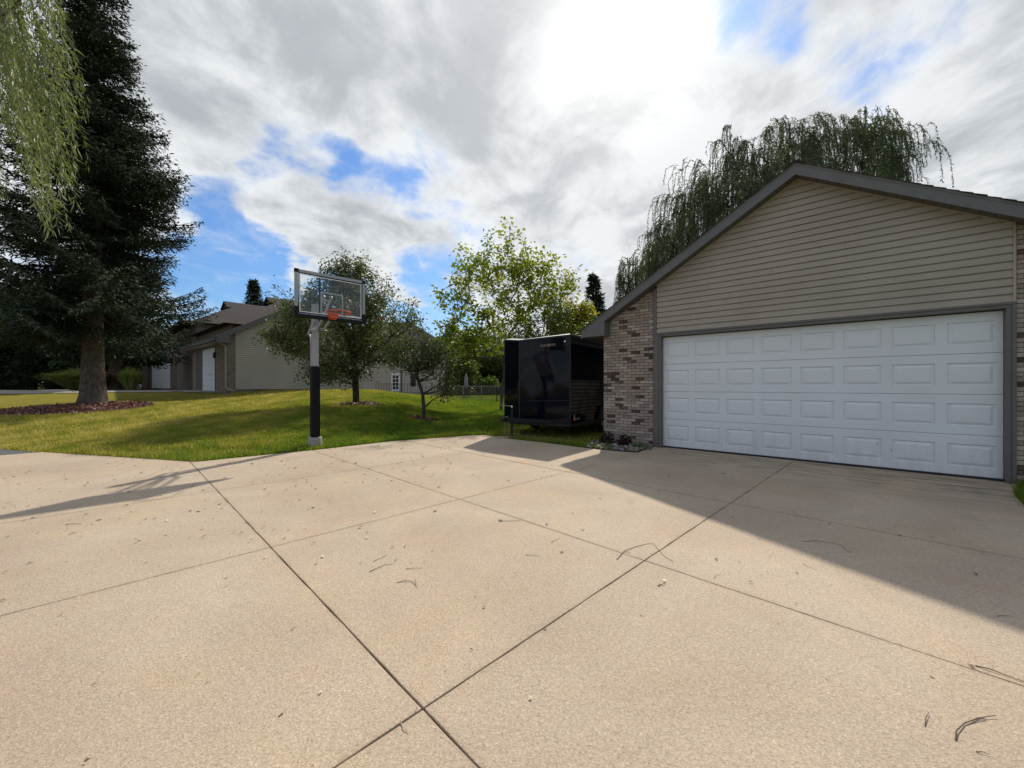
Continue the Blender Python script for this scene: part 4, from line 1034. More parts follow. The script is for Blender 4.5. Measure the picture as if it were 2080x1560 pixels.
# ornamental grass clumps
def grass_clump(x, y, r, h, n, seed, label):
    rg = np.random.default_rng(seed); z = float(H(x, y)); o = thing('ornamental_grass', (x, y, z), label, 'ornamental grass')
    a = rg.random(n)*6.283; lean = rg.random(n)**.7; hd = np.stack([np.cos(a), np.sin(a), 0*a], 1); b0 = hd*(rg.random(n)[:,None]*.22*r)
    l = h*(.7+.4*rg.random(n)); m1 = b0+hd*(lean*r*.55)[:,None]+np.array([0,0,1])*(l*.62)[:,None]; m2 = b0+hd*(lean*r*1.0)[:,None]+np.array([0,0,1])*(l*(1-.42*lean))[:,None]
    sd = np.stack([-np.sin(a), np.cos(a), 0*a], 1)*.020
    V = np.stack([b0-sd*.6, b0+sd*.6, m1+sd, m1-sd, m2], 1).reshape(-1,3); k = np.arange(n)*5
    F1 = np.stack([k,k+1,k+2,k+3],1); F2 = np.stack([k+3,k+2,k+4,k+4],1)
    me = fast_mesh('blades', V, F1, MAT['tall_grass'], o, tint=rg.random(n)); tag(me, kind='stuff')
    tag(fast_mesh('blade_tips', V, np.stack([k+3,k+2,k+4],1), MAT['tall_grass'], o, tint=rg.random(n)*.5+.5), kind='stuff')
grass_clump(-27.6, 25.2, 2.0, 1.5, 3600, 1, 'large fountain of ornamental grass left of the big spruce trunk')
grass_clump(-24.4, 25.2, .9, 1.6, 1200, 2, 'ornamental grass clump showing right of the big spruce trunk')

# ------------------------------------------------------------------ willows
def willow_strands(rg, starts, heads, lens, leaf, wid, per_m, wind=(0,0,0), out=.35, stem=.004, arc=.25):
    """each strand leaves its start along heads, arcs over and hangs"""
    Cs, Ds, Ts, SV, SF = [], [], [], [], []; nv = 0
    wind = np.array(wind, float)
    for i in range(len(starts)):
        L_ = lens[i]; n = max(4, int(L_*per_m)); s = (np.arange(n)+rg.random(n))/n
        hd = heads[i]; k = 10; ss = np.linspace(0, 1, k)
        def path(q):
            q = np.asarray(q)[:,None]; return starts[i] + hd*(out*(1-np.exp(-3.5*q))) + np.array([0,0,1.])*(arc*np.sin(np.minimum(q*4.5, math.pi))*(q<.7) - L_*np.maximum(0, q-.10)**1.12) + wind*L_*q**1.3 + np.array([math.sin(i*1.7), math.cos(i*2.3), 0])*.05*np.sin(q*5+i)
        P_ = path(s); P2 = path(np.minimum(s+.02, 1.02)); tan = unit(P2-P_)
        Cs.append(P_+rg.normal(0,.006,P_.shape)); Ds.append(tan+rg.normal(0,.42,tan.shape)); Ts.append(np.clip(rg.random()*.5+rg.random(n)*.55, 0, 1))
        pp = path(ss); sd = unit(np.cross(unit(np.gradient(pp, axis=0)), np.array([0.3,1,0.1])))*stem
        SV.append(np.stack([pp-sd, pp+sd], 1).reshape(-1,3)); b = nv+np.arange(k-1)*2; SF.append(np.stack([b,b+1,b+3,b+2],1)); nv += 2*k
    C = np.vstack(Cs); D = np.vstack(Ds); l = leaf*(.6+.7*rg.random(len(C))); V, F = leaf_quads(C, D, rg.normal(size=C.shape), l, wid*(.7+.5*rg.random(len(C))), .1)
    return V, F, np.concatenate(Ts), np.vstack(SV), np.vstack(SF)
# willow behind the garage
YW = 22.0; rg = np.random.default_rng(101)
wl = thing('willow_tree', (15.4, YW, 0), 'grey green weeping willow rising behind the garage roof', 'tree')
pfx = np.array([1300,1335,1380,1440,1500,1560,1620,1700,1745,1775,1800,1830,1880,1905,1925]); pfy = np.array([600,480,405,330,262,262,238,250,215,205,262,330,315,340,420])
nb_ = 560; per_ = 12; px = rg.uniform(1345, 1800, nb_); dep = rg.normal(0, 2.0, nb_); Y_ = YW+dep
topz = EYE+(784-np.interp(px, pfx, pfy))/800*Y_; cz_ = topz-.55-.09*dep**2-rg.random(nb_)**1.1*7.0+rg.normal(0,.3,nb_); cx_ = (px-1040)/800*Y_-15.4
azb = np.where(rg.random(nb_) < .6, np.where(cx_ > rg.normal(0,2.5,nb_), 0., math.pi)+rg.normal(0,.8,nb_), rg.random(nb_)*6.28); Lb_ = rg.uniform(.7, 1.9, nb_); up_ = rg.uniform(.25, .95, nb_)
t_ = rg.random((nb_, per_))**.7; hx = np.cos(azb)[:,None]; hy = np.sin(azb)[:,None]
starts = np.stack([cx_[:,None]+hx*t_*Lb_[:,None], dep[:,None]+hy*t_*Lb_[:,None], cz_[:,None]+up_[:,None]*np.sin(t_*2.3)-.35*t_**2], -1).reshape(-1,3)+rg.normal(0,.07,(nb_*per_,3))
n = len(starts); heads = np.stack([np.repeat(np.cos(azb), per_)+rg.normal(0,.35,n), np.repeat(np.sin(azb), per_)+rg.normal(0,.35,n), .1+0*starts[:,0]], 1); lens = rg.uniform(.5, 2.6, n)*(.5+.6*rg.random(n)) + .3
V, F, T, SV, SF = willow_strands(rg, starts, heads, lens, .14, .030, 38, (.03,0,0), .45, .004, .12)
tag(fast_mesh('crown', V, F, MAT['far_willow_leaves'], wl, tint=T), kind='stuff'); tag(fast_mesh('hanging_twigs', SV, SF, MAT['dark_bark'], wl), kind='stuff')
sel = rg.choice(n, 380, replace=False); nodes, par, rad, ids = colony(rg, [(0,0,-.2),(0,0,1.5),(.2,0,3),(.4,0,5)], starts[sel], .014, .48, .2, .6); wood_from(nodes, par, rad, 6, 'trunk', MAT['dark_bark'], wl)
# second, lower willow further left
rg = np.random.default_rng(103); n = 170; w2 = thing('willow_tree', (7.2, 25.0, 0), 'small willow crown peeping over the left slope of the garage roof', 'tree')
px = rg.uniform(1252, 1318, n); dep = rg.normal(0,.7,n); tz = EYE+(784-(522+np.abs(px-1285)*.45))/800*(25+dep); zz = tz-.3*dep**2-rg.random(n)*2.5; X_ = (px-1040)/800*(25+dep)
starts = np.stack([X_-7.2, dep, zz], 1); heads = np.stack([rg.normal(0,.5,n), rg.normal(0,.5,n), .2+0*X_], 1)
V, F, T, SV, SF = willow_strands(rg, starts, heads, rg.uniform(1.,2.4,n), .20, .036, 24, (0,0,0), .4, .006, .3)
tag(fast_mesh('crown', V, F, MAT['far_willow_leaves'], w2, tint=T), kind='stuff'); tag(fast_mesh('hanging_twigs', SV, SF, MAT['dark_bark'], w2), kind='stuff')
nodes, par, rad, ids = colony(rg, [(0,0,-.2),(0,0,2.5),(.1,0,5)], starts[::4], .014, .45, .2, .3); wood_from(nodes, par, rad, 6, 'trunk', MAT['dark_bark'], w2)
# willow hanging into the picture at the near left
rg = np.random.default_rng(107); w3 = thing('willow_tree', (-10.5, 3.6, 0), 'near willow whose leafy strands hang in at the top left', 'tree')
n = 100; Y_ = rg.uniform(4.2, 6.4, n); tx = -1.32 + rg.random(n)*.215; X_ = tx*Y_*1.0
zb_ = np.interp((tx*800+1040), [-60, 0, 30, 60, 90, 125, 145, 165, 190], [430, 400, 320, 380, 470, 490, 360, 440, 470]) - rg.random(n)**1.2*250   # bottom heights as seen
zbot = EYE + (784-zb_)/800*Y_; L_ = rg.uniform(1.6, 3.6, n); zt = zbot+L_*.88
starts = np.stack([X_+10.5-.25*L_*.9, Y_-3.6, zt], 1); heads = np.stack([.4+rg.random(n)*.3, rg.normal(0,.3,n), 0*X_], 1)
V, F, T, SV, SF = willow_strands(rg, starts, heads, L_, .115, .015, 46, (.19,0,0), .25, .0022, .12)
tag(fast_mesh('crown', V, F, MAT['willow_leaves'], w3, tint=T), kind='stuff'); tag(fast_mesh('hanging_twigs', SV, SF, MAT['grey_bark'], w3), kind='stuff')
nodes, par, rad, ids = colony(rg, [(0,0,-.2),(0,0,1.6),(.3,.1,3.2),(1.0,.4,5.2),(2.2,.9,6.8)], starts[::3]+np.array([0,0,.1]), .011, .45, .2, .34); wood_from(nodes, par, rad, 6, 'trunk', MAT['grey_bark'], w3)

# ------------------------------------------------------------------ neighbour house (left)
PAD = 1.07
nb = thing('house', (-14.96, 20.6, PAD), 'tan sided house with white garage door and brown roof across the lawn', 'house', math.atan2(.754,.657))
# local x = v (to the right along the gable wall), local y = -u (to the left/back along the door wall)
def lap_wall(x0, x1, z0, zfun, y, mat, name, parent, ch=.114, side='y'):
    mb = MB(); z = z0; zm = max(zfun(x0), zfun(x1), zfun((x0+x1)/2))
    while z < zm:
        pl = [(x0,z),(x1,z),(x1,z+ch),(x0,z+ch)]
        for (a, b, c) in zfun.cl: pl = clip(pl, a, b, c) if pl else pl
        if len(pl) >= 3: lap_panel(mb, pl, z, ch, y, .05, .34)
        z += ch
    return tag(mb.build(name, mat, parent), kind='stuff')
class ZF:
    def __init__(s, f, cl): s.f = f; s.cl = cl
    def __call__(s, x): return s.f(x)
GA, GZ_ = 3.78, 5.10; gz = lambda x: GZ_-.583*abs(x-GA)
zf = ZF(gz, [(-.583, 1, GZ_-.583*GA), (.583, 1, GZ_+.583*GA)])
m = MB(); m.extrude([(0.01,.03,-.3),(7.55,.03,-.3),(7.55,.03,gz(7.55)),(GA,.03,GZ_),(0.01,.03,gz(0))], (0,7.5,0)); m.build('wall', MAT['far_brick'], nb)
lap_wall(.42, 7.5, .12, zf, .03, MAT['siding_n'], 'siding', nb)
m = MB(); m.extrude([(-.0,.006,-.3),(.42,.006,-.3),(.42,.006,gz(.42)-.02),(-.0,.006,gz(0)-.02)], (0,.03,0)); m.build('brick_corner', MAT['far_brick'], nb)
m = MB(); m.box(.0, .03, .03, 2.05, -.3, 2.86); m.build('brick_pier', MAT['far_brick'], nb); MB().box(-.02,.0, 6.7, 7.8, -.3, 2.8).build('brick_pier', MAT['far_brick'], nb)
m = MB(); m.box(-.025,.0, 2.05, 2.17, 0, 2.55); m.box(-.025,.0, 5.08, 6.6, 0, 2.62); m.box(-.025,.0, 2.17, 5.08, 2.46, 2.58); m.build('door_frame', MAT['taupe_trim'], nb)
for k in range(8):
    MB().box(-.012, .004, 2.17, 5.08, .02+k*.305, .02+k*.305+.297).build('door_panel', MAT['door'], nb)
MB().box(-.04,-.013,3.3,3.42,.92,.96).build('door_handle', MAT['black_steel'], nb)
m = MB(); m.tube([(-.06,1.72,2.12),(-.14,1.72,2.16),(-.14,1.72,2.1)], .02, 6); m.tube([(-.14,1.72,2.12),(-.14,1.72,1.82)], [.05,.07], 8); m.build('wall_lamp', MAT['black_steel'], nb)
# downspout at the corner
m = MB(); m.tube([(-.42,-.05,2.72),(-.40,-.06,2.58),(-.06,-.09,2.38),(-.04,-.09,2.25),(-.04,-.09,.25),(.02,-.12,.12),(.35,-.2,.02)], .045, 6); m.build('downspout', MAT['beige_trim'], nb, smooth=True)
# wing roof
def prism_roof(parent, x0, x1, xa, za, ya, yb, sl, th=.08, mat=None, ov=.45, name='roof'):
    e0, e1_ = x0-ov, x1+ov; f = lambda x: za-sl*abs(x-xa)
    m = MB(); m.extrude([(e0,ya,f(e0)),(xa,ya,za),(e1_,ya,f(e1_)),(e1_,ya,f(e1_)-th),(xa,ya,za-th),(e0,ya,f(e0)-th)], (0,yb-ya,0)); return m.build(name, mat or MAT['roof_shingle_far'], parent)
prism_roof(nb, 0, 7.55, GA, GZ_+.22, -.32, 8.5, .583, .07)
for a, b in ((-.48, GA), (GA, 8.03)):
    m = MB(); m.extrude([(a,-.33,gz(a)-.03),(b,-.33,gz(b)-.03),(b,-.33,gz(b)+.19),(a,-.33,gz(a)+.19)], (0,.02,0)); m.build('fascia', MAT['taupe_trim'], nb)
    m = MB(); m.extrude([(a,-.31,gz(a)-.02),(b,-.31,gz(b)-.02),(b,-.31,gz(b)+.0),(a,-.31,gz(a)+.0)], (0,.34,0)); m.build('soffit', MAT['taupe_trim'], nb)
m = MB(); m.extrude([(-.48,-.32,2.52),(.12,-.32,2.52),(.12,-.32,gz(.12)),(-.48,-.32,gz(-.48))], (0,.3,0)); m.build('eave_box', MAT['taupe_trim'], nb)
m = MB(); m.box(-.58,-.47,-.3,8.4,2.62,2.74); m.build('gutter', MAT['taupe_trim'], nb)
m = MB(); m.box(-.46,-.01,-.02,8.4,2.56,2.6); m.build('eave_soffit', MAT['beige_trim'], nb)
# higher roofs behind with gablets at their ends
def gablet_roof(parent, xs, yc, zr, half, length, sl=.583, gb=1.1, zfloor=2.75):
    """ridge along +x from xs at y=yc; near end is a hip with a small vertical gable on top"""
    ze = zr-sl*half; zg = zr-sl*gb; xh = xs+.25; xe = xh-(zg-ze)/sl; x1 = xs+length
    m = MB()
    m.extrude([(xs-.1,yc-gb,zg),(xs-.1,yc,zr),(xs-.1,yc,zr-.07),(xs-.1,yc-gb,zg-.07)], (.35,0,0)); m.extrude([(xs-.1,yc+gb,zg),(xs-.1,yc,zr),(xs-.1,yc,zr-.07),(xs-.1,yc+gb,zg-.07)][::-1], (.35,0,0))
    rf = m.build('roof', MAT['roof_shingle_far'], parent)
    m = MB()
    m.poly([(xh,yc-gb,zg),(xe,yc-half,ze),(x1,yc-half,ze),(x1,yc,zr),(xh,yc,zr)]); m.poly([(xe,yc+half,ze),(xh,yc+gb,zg),(xh,yc,zr),(x1,yc,zr),(x1,yc+half,ze)])
    m.poly([(xe,yc+half,ze),(xe,yc-half,ze),(xh,yc-gb,zg),(xh,yc+gb,zg)]); m.poly([(x1,yc-half,ze),(x1,yc+half,ze),(x1,yc,zr)]); m.poly([(xe,yc-half,ze),(xe,yc+half,ze),(x1,yc+half,ze),(x1,yc-half,ze)]); m.build('roof', MAT['roof_shingle_far'], parent)
    MB().extrude([(xs+.02,yc-gb+.12,zg+.03),(xs+.02,yc+gb-.12,zg+.03),(xs+.02,yc,zr-.12)], (.22,0,0)).build('gable_vent', MAT['dark_seal'], parent)
    MB().box(xe+.5, x1-.4, yc-half+.5, yc+half-.5, -.3, ze).build('wall', MAT['far_brick'], parent)
gablet_roof(nb, 3.75, 5.9, 7.55-PAD-.02, 4.6, 4.2, .583, .8)
gablet_roof(nb, 3.1, 13.8, 8.25-PAD, 4.2, 6, .583, 1.0)
MB().box(1.0,1.45,10.6,11.0,5.62,5.72).build('roof_vent', MAT['white_paint'], nb)

# second unit beyond, facing the lane
sx = -29.3
n2 = thing('house', (-29.7, 34.2, PAD), 'brick fronted house with white garage door behind the big spruce', 'house', R(-8))
m = MB(); m.box(-2.9,6.4,.22,9,-.3,2.9); m.build('wall', MAT['far_brick'], n2)
for q in ((-2.9,-2.3),(.02,.75)): MB().box(q[0],q[1],0,.218,-.3,2.9).build('brick_pier', MAT['far_brick'], n2)
m = MB(); m.box(-2.3,-1.95,.05,.218,0,2.6); m.build('door_frame', MAT['taupe_trim'], n2)
for k in range(8): MB().box(-1.95,.01,.10,.218,.02+.3*k,.02+.3*k+.293).build('door_panel', MAT['door'], n2)
prism_roof(n2, -2.9, 6.4, 1.7, 6.0, -.5, 9.5, .583, .12); 
m = MB(); m.extrude([(-2.9,.23,2.9),(6.4,.23,2.9),(1.7,.23,5.6)], (0,.1,0)); m.build('gable_wall', MAT['siding_n'], n2)

# tan two-storey house in the middle distance
Y3 = 46.; h3 = thing('house', (-12.2, Y3, 0), 'tan two storey house with hipped roof beyond the crab apples', 'house', R(6))
bz3 = .15; m = MB(); m.box(-9.5, 4.2, 0, 9, -.3, 6.05)
m.build('wall', MAT['siding_n'], h3)
m = MB(); e = .55; x0, x1, y0_, y1_ = -9.5-e, 4.2+e, -e, 9+e; ze = 6.1; zr = 9.5; d = 5.0
m.poly([(x0,y0_,ze),(x1,y0_,ze),(x1-d,4.5,zr),(x0+d,4.5,zr)]); m.poly([(x1,y0_,ze),(x1,y1_,ze),(x1-d,4.5,zr)]); m.poly([(x1,y1_,ze),(x0,y1_,ze),(x0+d,4.5,zr),(x1-d,4.5,zr)]); m.poly([(x0,y1_,ze),(x0,y0_,ze),(x0+d,4.5,zr)]); m.poly([(x0,y0_,ze),(x0,y1_,ze),(x1,y1_,ze),(x1,y0_,ze)])
m.build('roof', MAT['roof_shingle_far'], h3)
m = MB(); m.box(x0-.02,x1+.02,y0_-.03,y0_+.02,ze-.22,ze+.02); m.box(x1-.02,x1+.03,y0_+.02,y1_,ze-.22,ze+.02); m.build('fascia', MAT['taupe_trim'], h3)
m = MB(); m.box(-2.2,-1.9,1.2,1.5,7.0,7.5); m.build('roof_vent', MAT['slate_roof'], h3)
fl = .72
dr_ = MB().box(-1.85,-.85,-.06,0,fl,fl+2.1).build('door', MAT['white_paint'], h3)
for a in range(2):
    for b in range(4): MB().box(-1.68+.36*a,-1.38+.36*a,-.075,-.061,fl+.25+.42*b,fl+.60+.42*b).build('pane', MAT['window_dark'], dr_)
MB().box(-.78,-.62,-.05,0,fl,fl+2.3).build('door_trim', MAT['taupe_trim'], h3)
wn = MB().box(.35,.95,-.05,0,fl+.55,fl+2.1).build('window', MAT['window_dark'], h3); MB().box(.30,1.0,-.04,-.001,fl+.48,fl+.549).build('sill', MAT['white_paint'], wn)
m = MB(); m.box(-9,2.6,-2.6,-.01,-.3,fl-.03); m.build('terrace', MAT['footing_concrete'], h3)
m = MB()
for k in range(20): m.box(-3+.28*k,-2.97+.28*k,-2.55,-2.52,fl-.03,fl+.85)
m.box(-3,2.4,-2.56,-2.51,fl+.85,fl+.89); m.build('railing', MAT['black_steel'], h3)

# distant pale house with a flag
h4 = thing('house', (-58, 58, PAD), 'distant pale blue grey house glimpsed between trunks', 'house', R(0))
MB().box(-3,4.2,0,6,-.5,2.7).build('wall', MAT['blue_grey_wall'], h4)
m = MB(); m.extrude([(-3.4,-.4,2.7),(4.6,-.4,2.7),(4.6,3,5.0),(-3.4,3,5.0)], (0,0,.1)); m.build('roof', MAT['slate_roof'], h4)
MB().box(1.2,2.4,-.03,0,1.0,2.0).build('window', MAT['window_dark'], h4)
fg = thing('flag', (-55.4,55,PAD), 'red and white striped flag on the distant house', 'flag')
for k in range(7): MB().box(.0,1.3,0,.02,2.9+.14*k,2.9+.14*k+.135).build('stripe', MAT['flag_red'] if k % 2 == 0 else MAT['white_paint'], fg)
MB().tube([(-.02,0,-PAD*.0),(-.02,0,4.1)], .03, 6).build('pole', MAT['white_paint'], fg)

# ------------------------------------------------------------------ back fence, gate, patio
fa, fb_ = (-7.6, 37.0), (2.6, 27.5)
fn = thing('chain_link_fence', (0,0,0), 'grey chain link fence across the back lawn', 'fence')
nP = 7; ptsF = []
for k in range(nP):
    s = k/(nP-1); x, y = fa[0]+(fb_[0]-fa[0])*s, fa[1]+(fb_[1]-fa[1])*s; z = float(H(x, y)); ptsF.append((x, y, z))
    MB().tube([(x,y,z-.1),(x,y,z+1.24)], .030, 8).build('post', MAT['galvanised'], fn, smooth=True)
m = MB()
for a, b in zip(ptsF[:-1], ptsF[1:]): m.tube([(a[0],a[1],a[2]+1.21),(b[0],b[1],b[2]+1.21)], .022, 6)
m.build('top_rail', MAT['galvanised'], fn)
for a, b in zip(ptsF[:-1], ptsF[1:]):
    mm = MB().poly([(a[0],a[1],a[2]+.03),(b[0],b[1],b[2]+.03),(b[0],b[1],b[2]+1.2),(a[0],a[1],a[2]+1.2)]); mm.build('mesh_panel', MAT['chain_mesh'], fn)
gp = (-.98, 29.0); gzp = float(H(*gp)); gt = thing('gate_post', (gp[0], gp[1], gzp), 'paired dark posts standing by the chain link fence', 'gate post')
for s_ in (-.14, .14): MB().tube([(s_,0,-.1),(s_,0,1.25)], .035, 8).build('post', MAT['black_steel'], gt, smooth=True)
m = MB(); 
for k in range(6): m.bar((-.14,0,.12+.2*k),(.14,0,.2+.2*k),.025)
m.build('rung', MAT['black_steel'], gt)
def patch(name, cx, cy, w, d, mat, label=None):
    o = draped(name, [(cx-w/2,cy-d/2),(cx+w/2,cy-d/2),(cx+w/2,cy+d/2),(cx-w/2,cy+d/2)], mat, .03, .5); return tag(o, kind='structure')
patch('patio', -6.2, 40, 5.0, 4.0, MAT['pale_road'])
tb = thing('patio_table', (-4.6, 39.5, float(H(-4.6,39.5))+.03), 'round patio table with chairs behind the back fence', 'table')
MB().tube([(0,0,.70),(0,0,.74)], .65, 18).build('tabletop', MAT['black_steel'], tb); 
for a in range(4): MB().bar((.45*math.cos(a*1.57+.4),.45*math.sin(a*1.57+.4),0),(.35*math.cos(a*1.57+.4),.35*math.sin(a*1.57+.4),.70),.04).build('leg', MAT['black_steel'], tb)
um = thing('parasol', (-4.6, 39.5, float(H(-4.6,39.5))+.03), 'closed grey parasol standing in the patio table', 'parasol')
MB().tube([(0,0,.01),(0,0,2.5)], .025, 6).build('pole', MAT['black_steel'], um); MB().tube([(0,0,1.0),(0,0,1.3),(0,0,2.0),(0,0,2.5)], [.10,.20,.16,.03], 10).build('canopy', MAT['umbrella_grey'], um, smooth=True)
for k, (dx, dy) in enumerate([(-1.05,-.2),(1.05,.1),(.1,-1.0),(-.1,1.0)]):
    ch = thing('patio_chair', (-4.6+dx, 39.5+dy, float(H(-4.6+dx,39.5+dy))+.03), 'dark metal patio chair set around the patio table', 'chair', math.atan2(-dy,-dx), 'chairs around the patio table')
    MB().box(-.25,.25,-.25,.25,.40,.44).build('seat', MAT['black_steel'], ch); MB().box(-.27,-.24,-.25,.25,.44,.92).build('backrest', MAT['black_steel'], ch)
    for a in (-.22,.22):
        for b in (-.22,.22): MB().box(a-.018,a+.018,b-.018,b+.018,0,.40).build('leg', MAT['black_steel'], ch)

# ------------------------------------------------------------------ grass blades
def blades(name, n, region, seed, hmin=.03, hmax=.065, w0=.006, dens_pow=1.0, tintfn=None, ymin=7, ymax=24, amin=-.93, amax=-.02):
    rg = np.random.default_rng(seed)
    a = rg.uniform(amin, amax, n*3); r = ymin+(ymax-ymin)*rg.random(n*3)**dens_pow; x = r*np.sin(a); y = r*np.cos(a)
    keep = region(x, y); x, y, r = x[keep][:n], y[keep][:n], r[keep][:n]; k = len(x); z = H(x, y)-.008
    s = 1+.06*np.maximum(0, r-8); hgt = rg.uniform(hmin, hmax, k)*np.minimum(s, 1.6); w = w0*s*rg.uniform(.7,1.4,k); ang = rg.random(k)*6.283
    lean = rg.normal(0,.45,(k,2))*hgt[:,None]; B = np.stack([x,y,z],1); sd = np.stack([np.cos(ang),np.sin(ang),0*ang],1)*w[:,None]
    T_ = B+np.stack([lean[:,0],lean[:,1],hgt],1); V = np.stack([B-sd, B+sd, T_],1).reshape(-1,3); F = np.arange(3*k).reshape(-1,3)
    dry = np.clip((-x-3)/7, 0, 1)*.5; patchy = .13*np.sin(x*1.7+np.sin(y*1.3))*np.sin(y*1.1+x*.4)+.17*np.sin(x*5.3+2*np.sin(y*3.1))*np.sin(y*4.7+x)
    tint = np.clip(rg.random(k)*.40-.03+dry+patchy+.05+(rg.random(k)<.05)*.4, 0, 1)
    if tintfn is not None: tint = np.clip(tint+tintfn(x, y), 0, 1)
    return tag(fast_mesh(name, V, F, MAT['grass_blade'], tint=tint), kind='stuff')
garage_poly = [(2.2,9.8),(8.2,4.6),(14,11.5),(8.5,16.5)]
beds = [(SPX+.1,SPY-.6,2.4,1.85),(c1[0]+.2,c1[1]-.1,.8,.5),(c2[0],c2[1],.5,.38)]
def lawn_ok(x, y):
    k = ~in_poly(x, y, DRIVE) & ~in_poly(x, y, STREET) & ~in_poly(x, y, LANE) & ~in_poly(x, y, garage_poly)
    for cx, cy, rx, ry in beds: k &= (((x-cx)/rx)**2+((y-cy)/ry)**2) > 1
    return k
tf = lambda x, y: np.clip(1-np.hypot(x-.75, y-11.)/1.7, 0, 1)*.8
blades('grass', 330000, lambda x, y: lawn_ok(x, y), 1, dens_pow=.85, tintfn=tf, amin=-.95, amax=.02)
blades('back_lawn_grass', 90000, lambda x, y: lawn_ok(x, y), 7, .05, .09, .012, dens_pow=.9, ymin=23, ymax=55, amin=-.62, amax=.02)
# denser fringe along the driveway edge
fx = lambda x, y: lawn_ok(x, y) & (poly_dist(x, y, DRIVE[:12]) < .16)
blades('grass_fringe', 30000, fx, 2, .05, .13, .006, tintfn=tf, ymin=7, ymax=12.0, amin=-.95, amax=.25)
# thin grass beside and under the trailer
blades('grass_verge', 5000, lambda x, y: lawn_ok(x, y) & (y < 16), 3, .03, .06, .006, tintfn=lambda x, y: .25+0*x, ymin=8.5, ymax=14, amin=-.02, amax=.27)
# grass at the right of the garage door
def corner_ok(x, y): return (~in_poly(x, y, DRIVE)) & (x < 8.5)
rg = np.random.default_rng(12); n = 9000; x = rg.uniform(5.6,7.6,n); y = rg.uniform(3.9,5.6,n); k = (~in_poly(x,y,DRIVE)) & (((x-3.367)*.657+(y-8.774)*.754) < -.16) & (poly_dist(x,y,DRIVE) < .9); x, y = x[k], y[k]; n = len(x)
hgt = rg.uniform(.04,.16,n); B = np.stack([x,y,0*x-.008],1); an = rg.random(n)*6.28; sd = np.stack([np.cos(an),np.sin(an),0*an],1)*.006; T_ = B+np.stack([rg.normal(0,.05,n),rg.normal(0,.05,n),hgt],1)
tag(fast_mesh('grass_corner', np.stack([B-sd,B+sd,T_],1).reshape(-1,3), np.arange(3*n).reshape(-1,3), MAT['grass_blade'], tint=rg.random(n)*.35), kind='stuff')

# stone bed at the brick corner
BED = [(1.62,8.66),(2.13,8.28),(2.55,8.05),(3.10,8.74),(3.2,8.82),(2.25,9.60),(1.9,9.45)]
bed = thing('stone_bed', (0,0,0), 'strip of river stones at the foot of the brick corner', 'stone bed')
m = MB(); m.extrude([(x_, y_, -.05) for x_, y_ in BED], (0,0,.062)); m.build('soil', MAT['bed_soil'], bed)
rg = np.random.default_rng(14); n = 900; x = rg.uniform(1.5,3.3,n*2); y = rg.uniform(8,9.7,n*2); k = in_poly(x,y,BED); x, y = x[k], y[k]; n = len(x)
ico = np.array([(0,0,1),(.89,0,.45),(.28,.85,.45),(-.72,.53,.45),(-.72,-.53,.45),(.28,-.85,.45),(.72,.53,-.45),(-.28,.85,-.45),(-.89,0,-.45),(-.28,-.85,-.45),(.72,-.53,-.45),(0,0,-1)])
icf = np.array([(0,1,2),(0,2,3),(0,3,4),(0,4,5),(0,5,1),(1,6,2),(2,7,3),(3,8,4),(4,9,5),(5,10,1),(6,7,2),(7,8,3),(8,9,4),(9,10,5),(10,6,1),(11,7,6),(11,8,7),(11,9,8),(11,10,9),(11,6,10)])
r = .014+.030*rg.random(n)**2; sc = np.stack([r*rg.uniform(.8,1.5,n), r*rg.uniform(.8,1.4,n), r*.65],1)
V = (ico[None]*sc[:,None]*(1+rg.normal(0,.1,(n,12,1)))+np.stack([x,y,.014+r*.35+rg.random(n)*.015],1)[:,None]).reshape(-1,3); F = (icf[None]+np.arange(n)[:,None,None]*12).reshape(-1,3)
tag(fast_mesh('stones', V, F, MAT['pebble'], bed, tint=np.repeat(rg.random(n), 20), smooth=True), kind='stuff')
def small_plant(x, y, r, h, n, mat, seed, label, L=.07, W=.03, name='plant'):
    rg = np.random.default_rng(seed); o = thing(name, (x, y, .01), label, 'plant'); d = unit(rg.normal(size=(n,3))); d[:,2] = np.abs(d[:,2]); rr_ = rg.random(n)**.5
    C = d*rr_[:,None]*np.array([r,r,h]); V, F = leaf_quads(C, d+rg.normal(0,.3,d.shape), rg.normal(size=C.shape)+np.array([0,0,.8]), L*(.6+.6*rg.random(n)), W*(.7+.5*rg.random(n)))
    tag(fast_mesh('foliage', V, F, MAT[mat], o, tint=rg.random(n)), kind='stuff')
    m = MB()
    for k in range(6):
        a = rg.random()*6.28; m.tube([(0,0,0),(math.cos(a)*r*.5,math.sin(a)*r*.5,h*.7)], .004, 4)
    m.build('stem', MAT['twig'], o)
small_plant(2.20,9.13,.17,.30,420,'burgundy_leaves',1,'dark leafed perennial at the outer edge of the brick corner')
small_plant(2.52,8.82,.16,.24,380,'burgundy_leaves',2,'dark red leafed perennial in the middle of the stone bed')
small_plant(2.75,8.52,.24,.12,900,'sedum_leaves',3,'pale grey green sedum mat in front of the brick corner',.04,.022)
small_plant(6.75,5.0,.16,.14,300,'burgundy_leaves',4,'reddish weed beside the right door jamb',.06,.03,'weed')

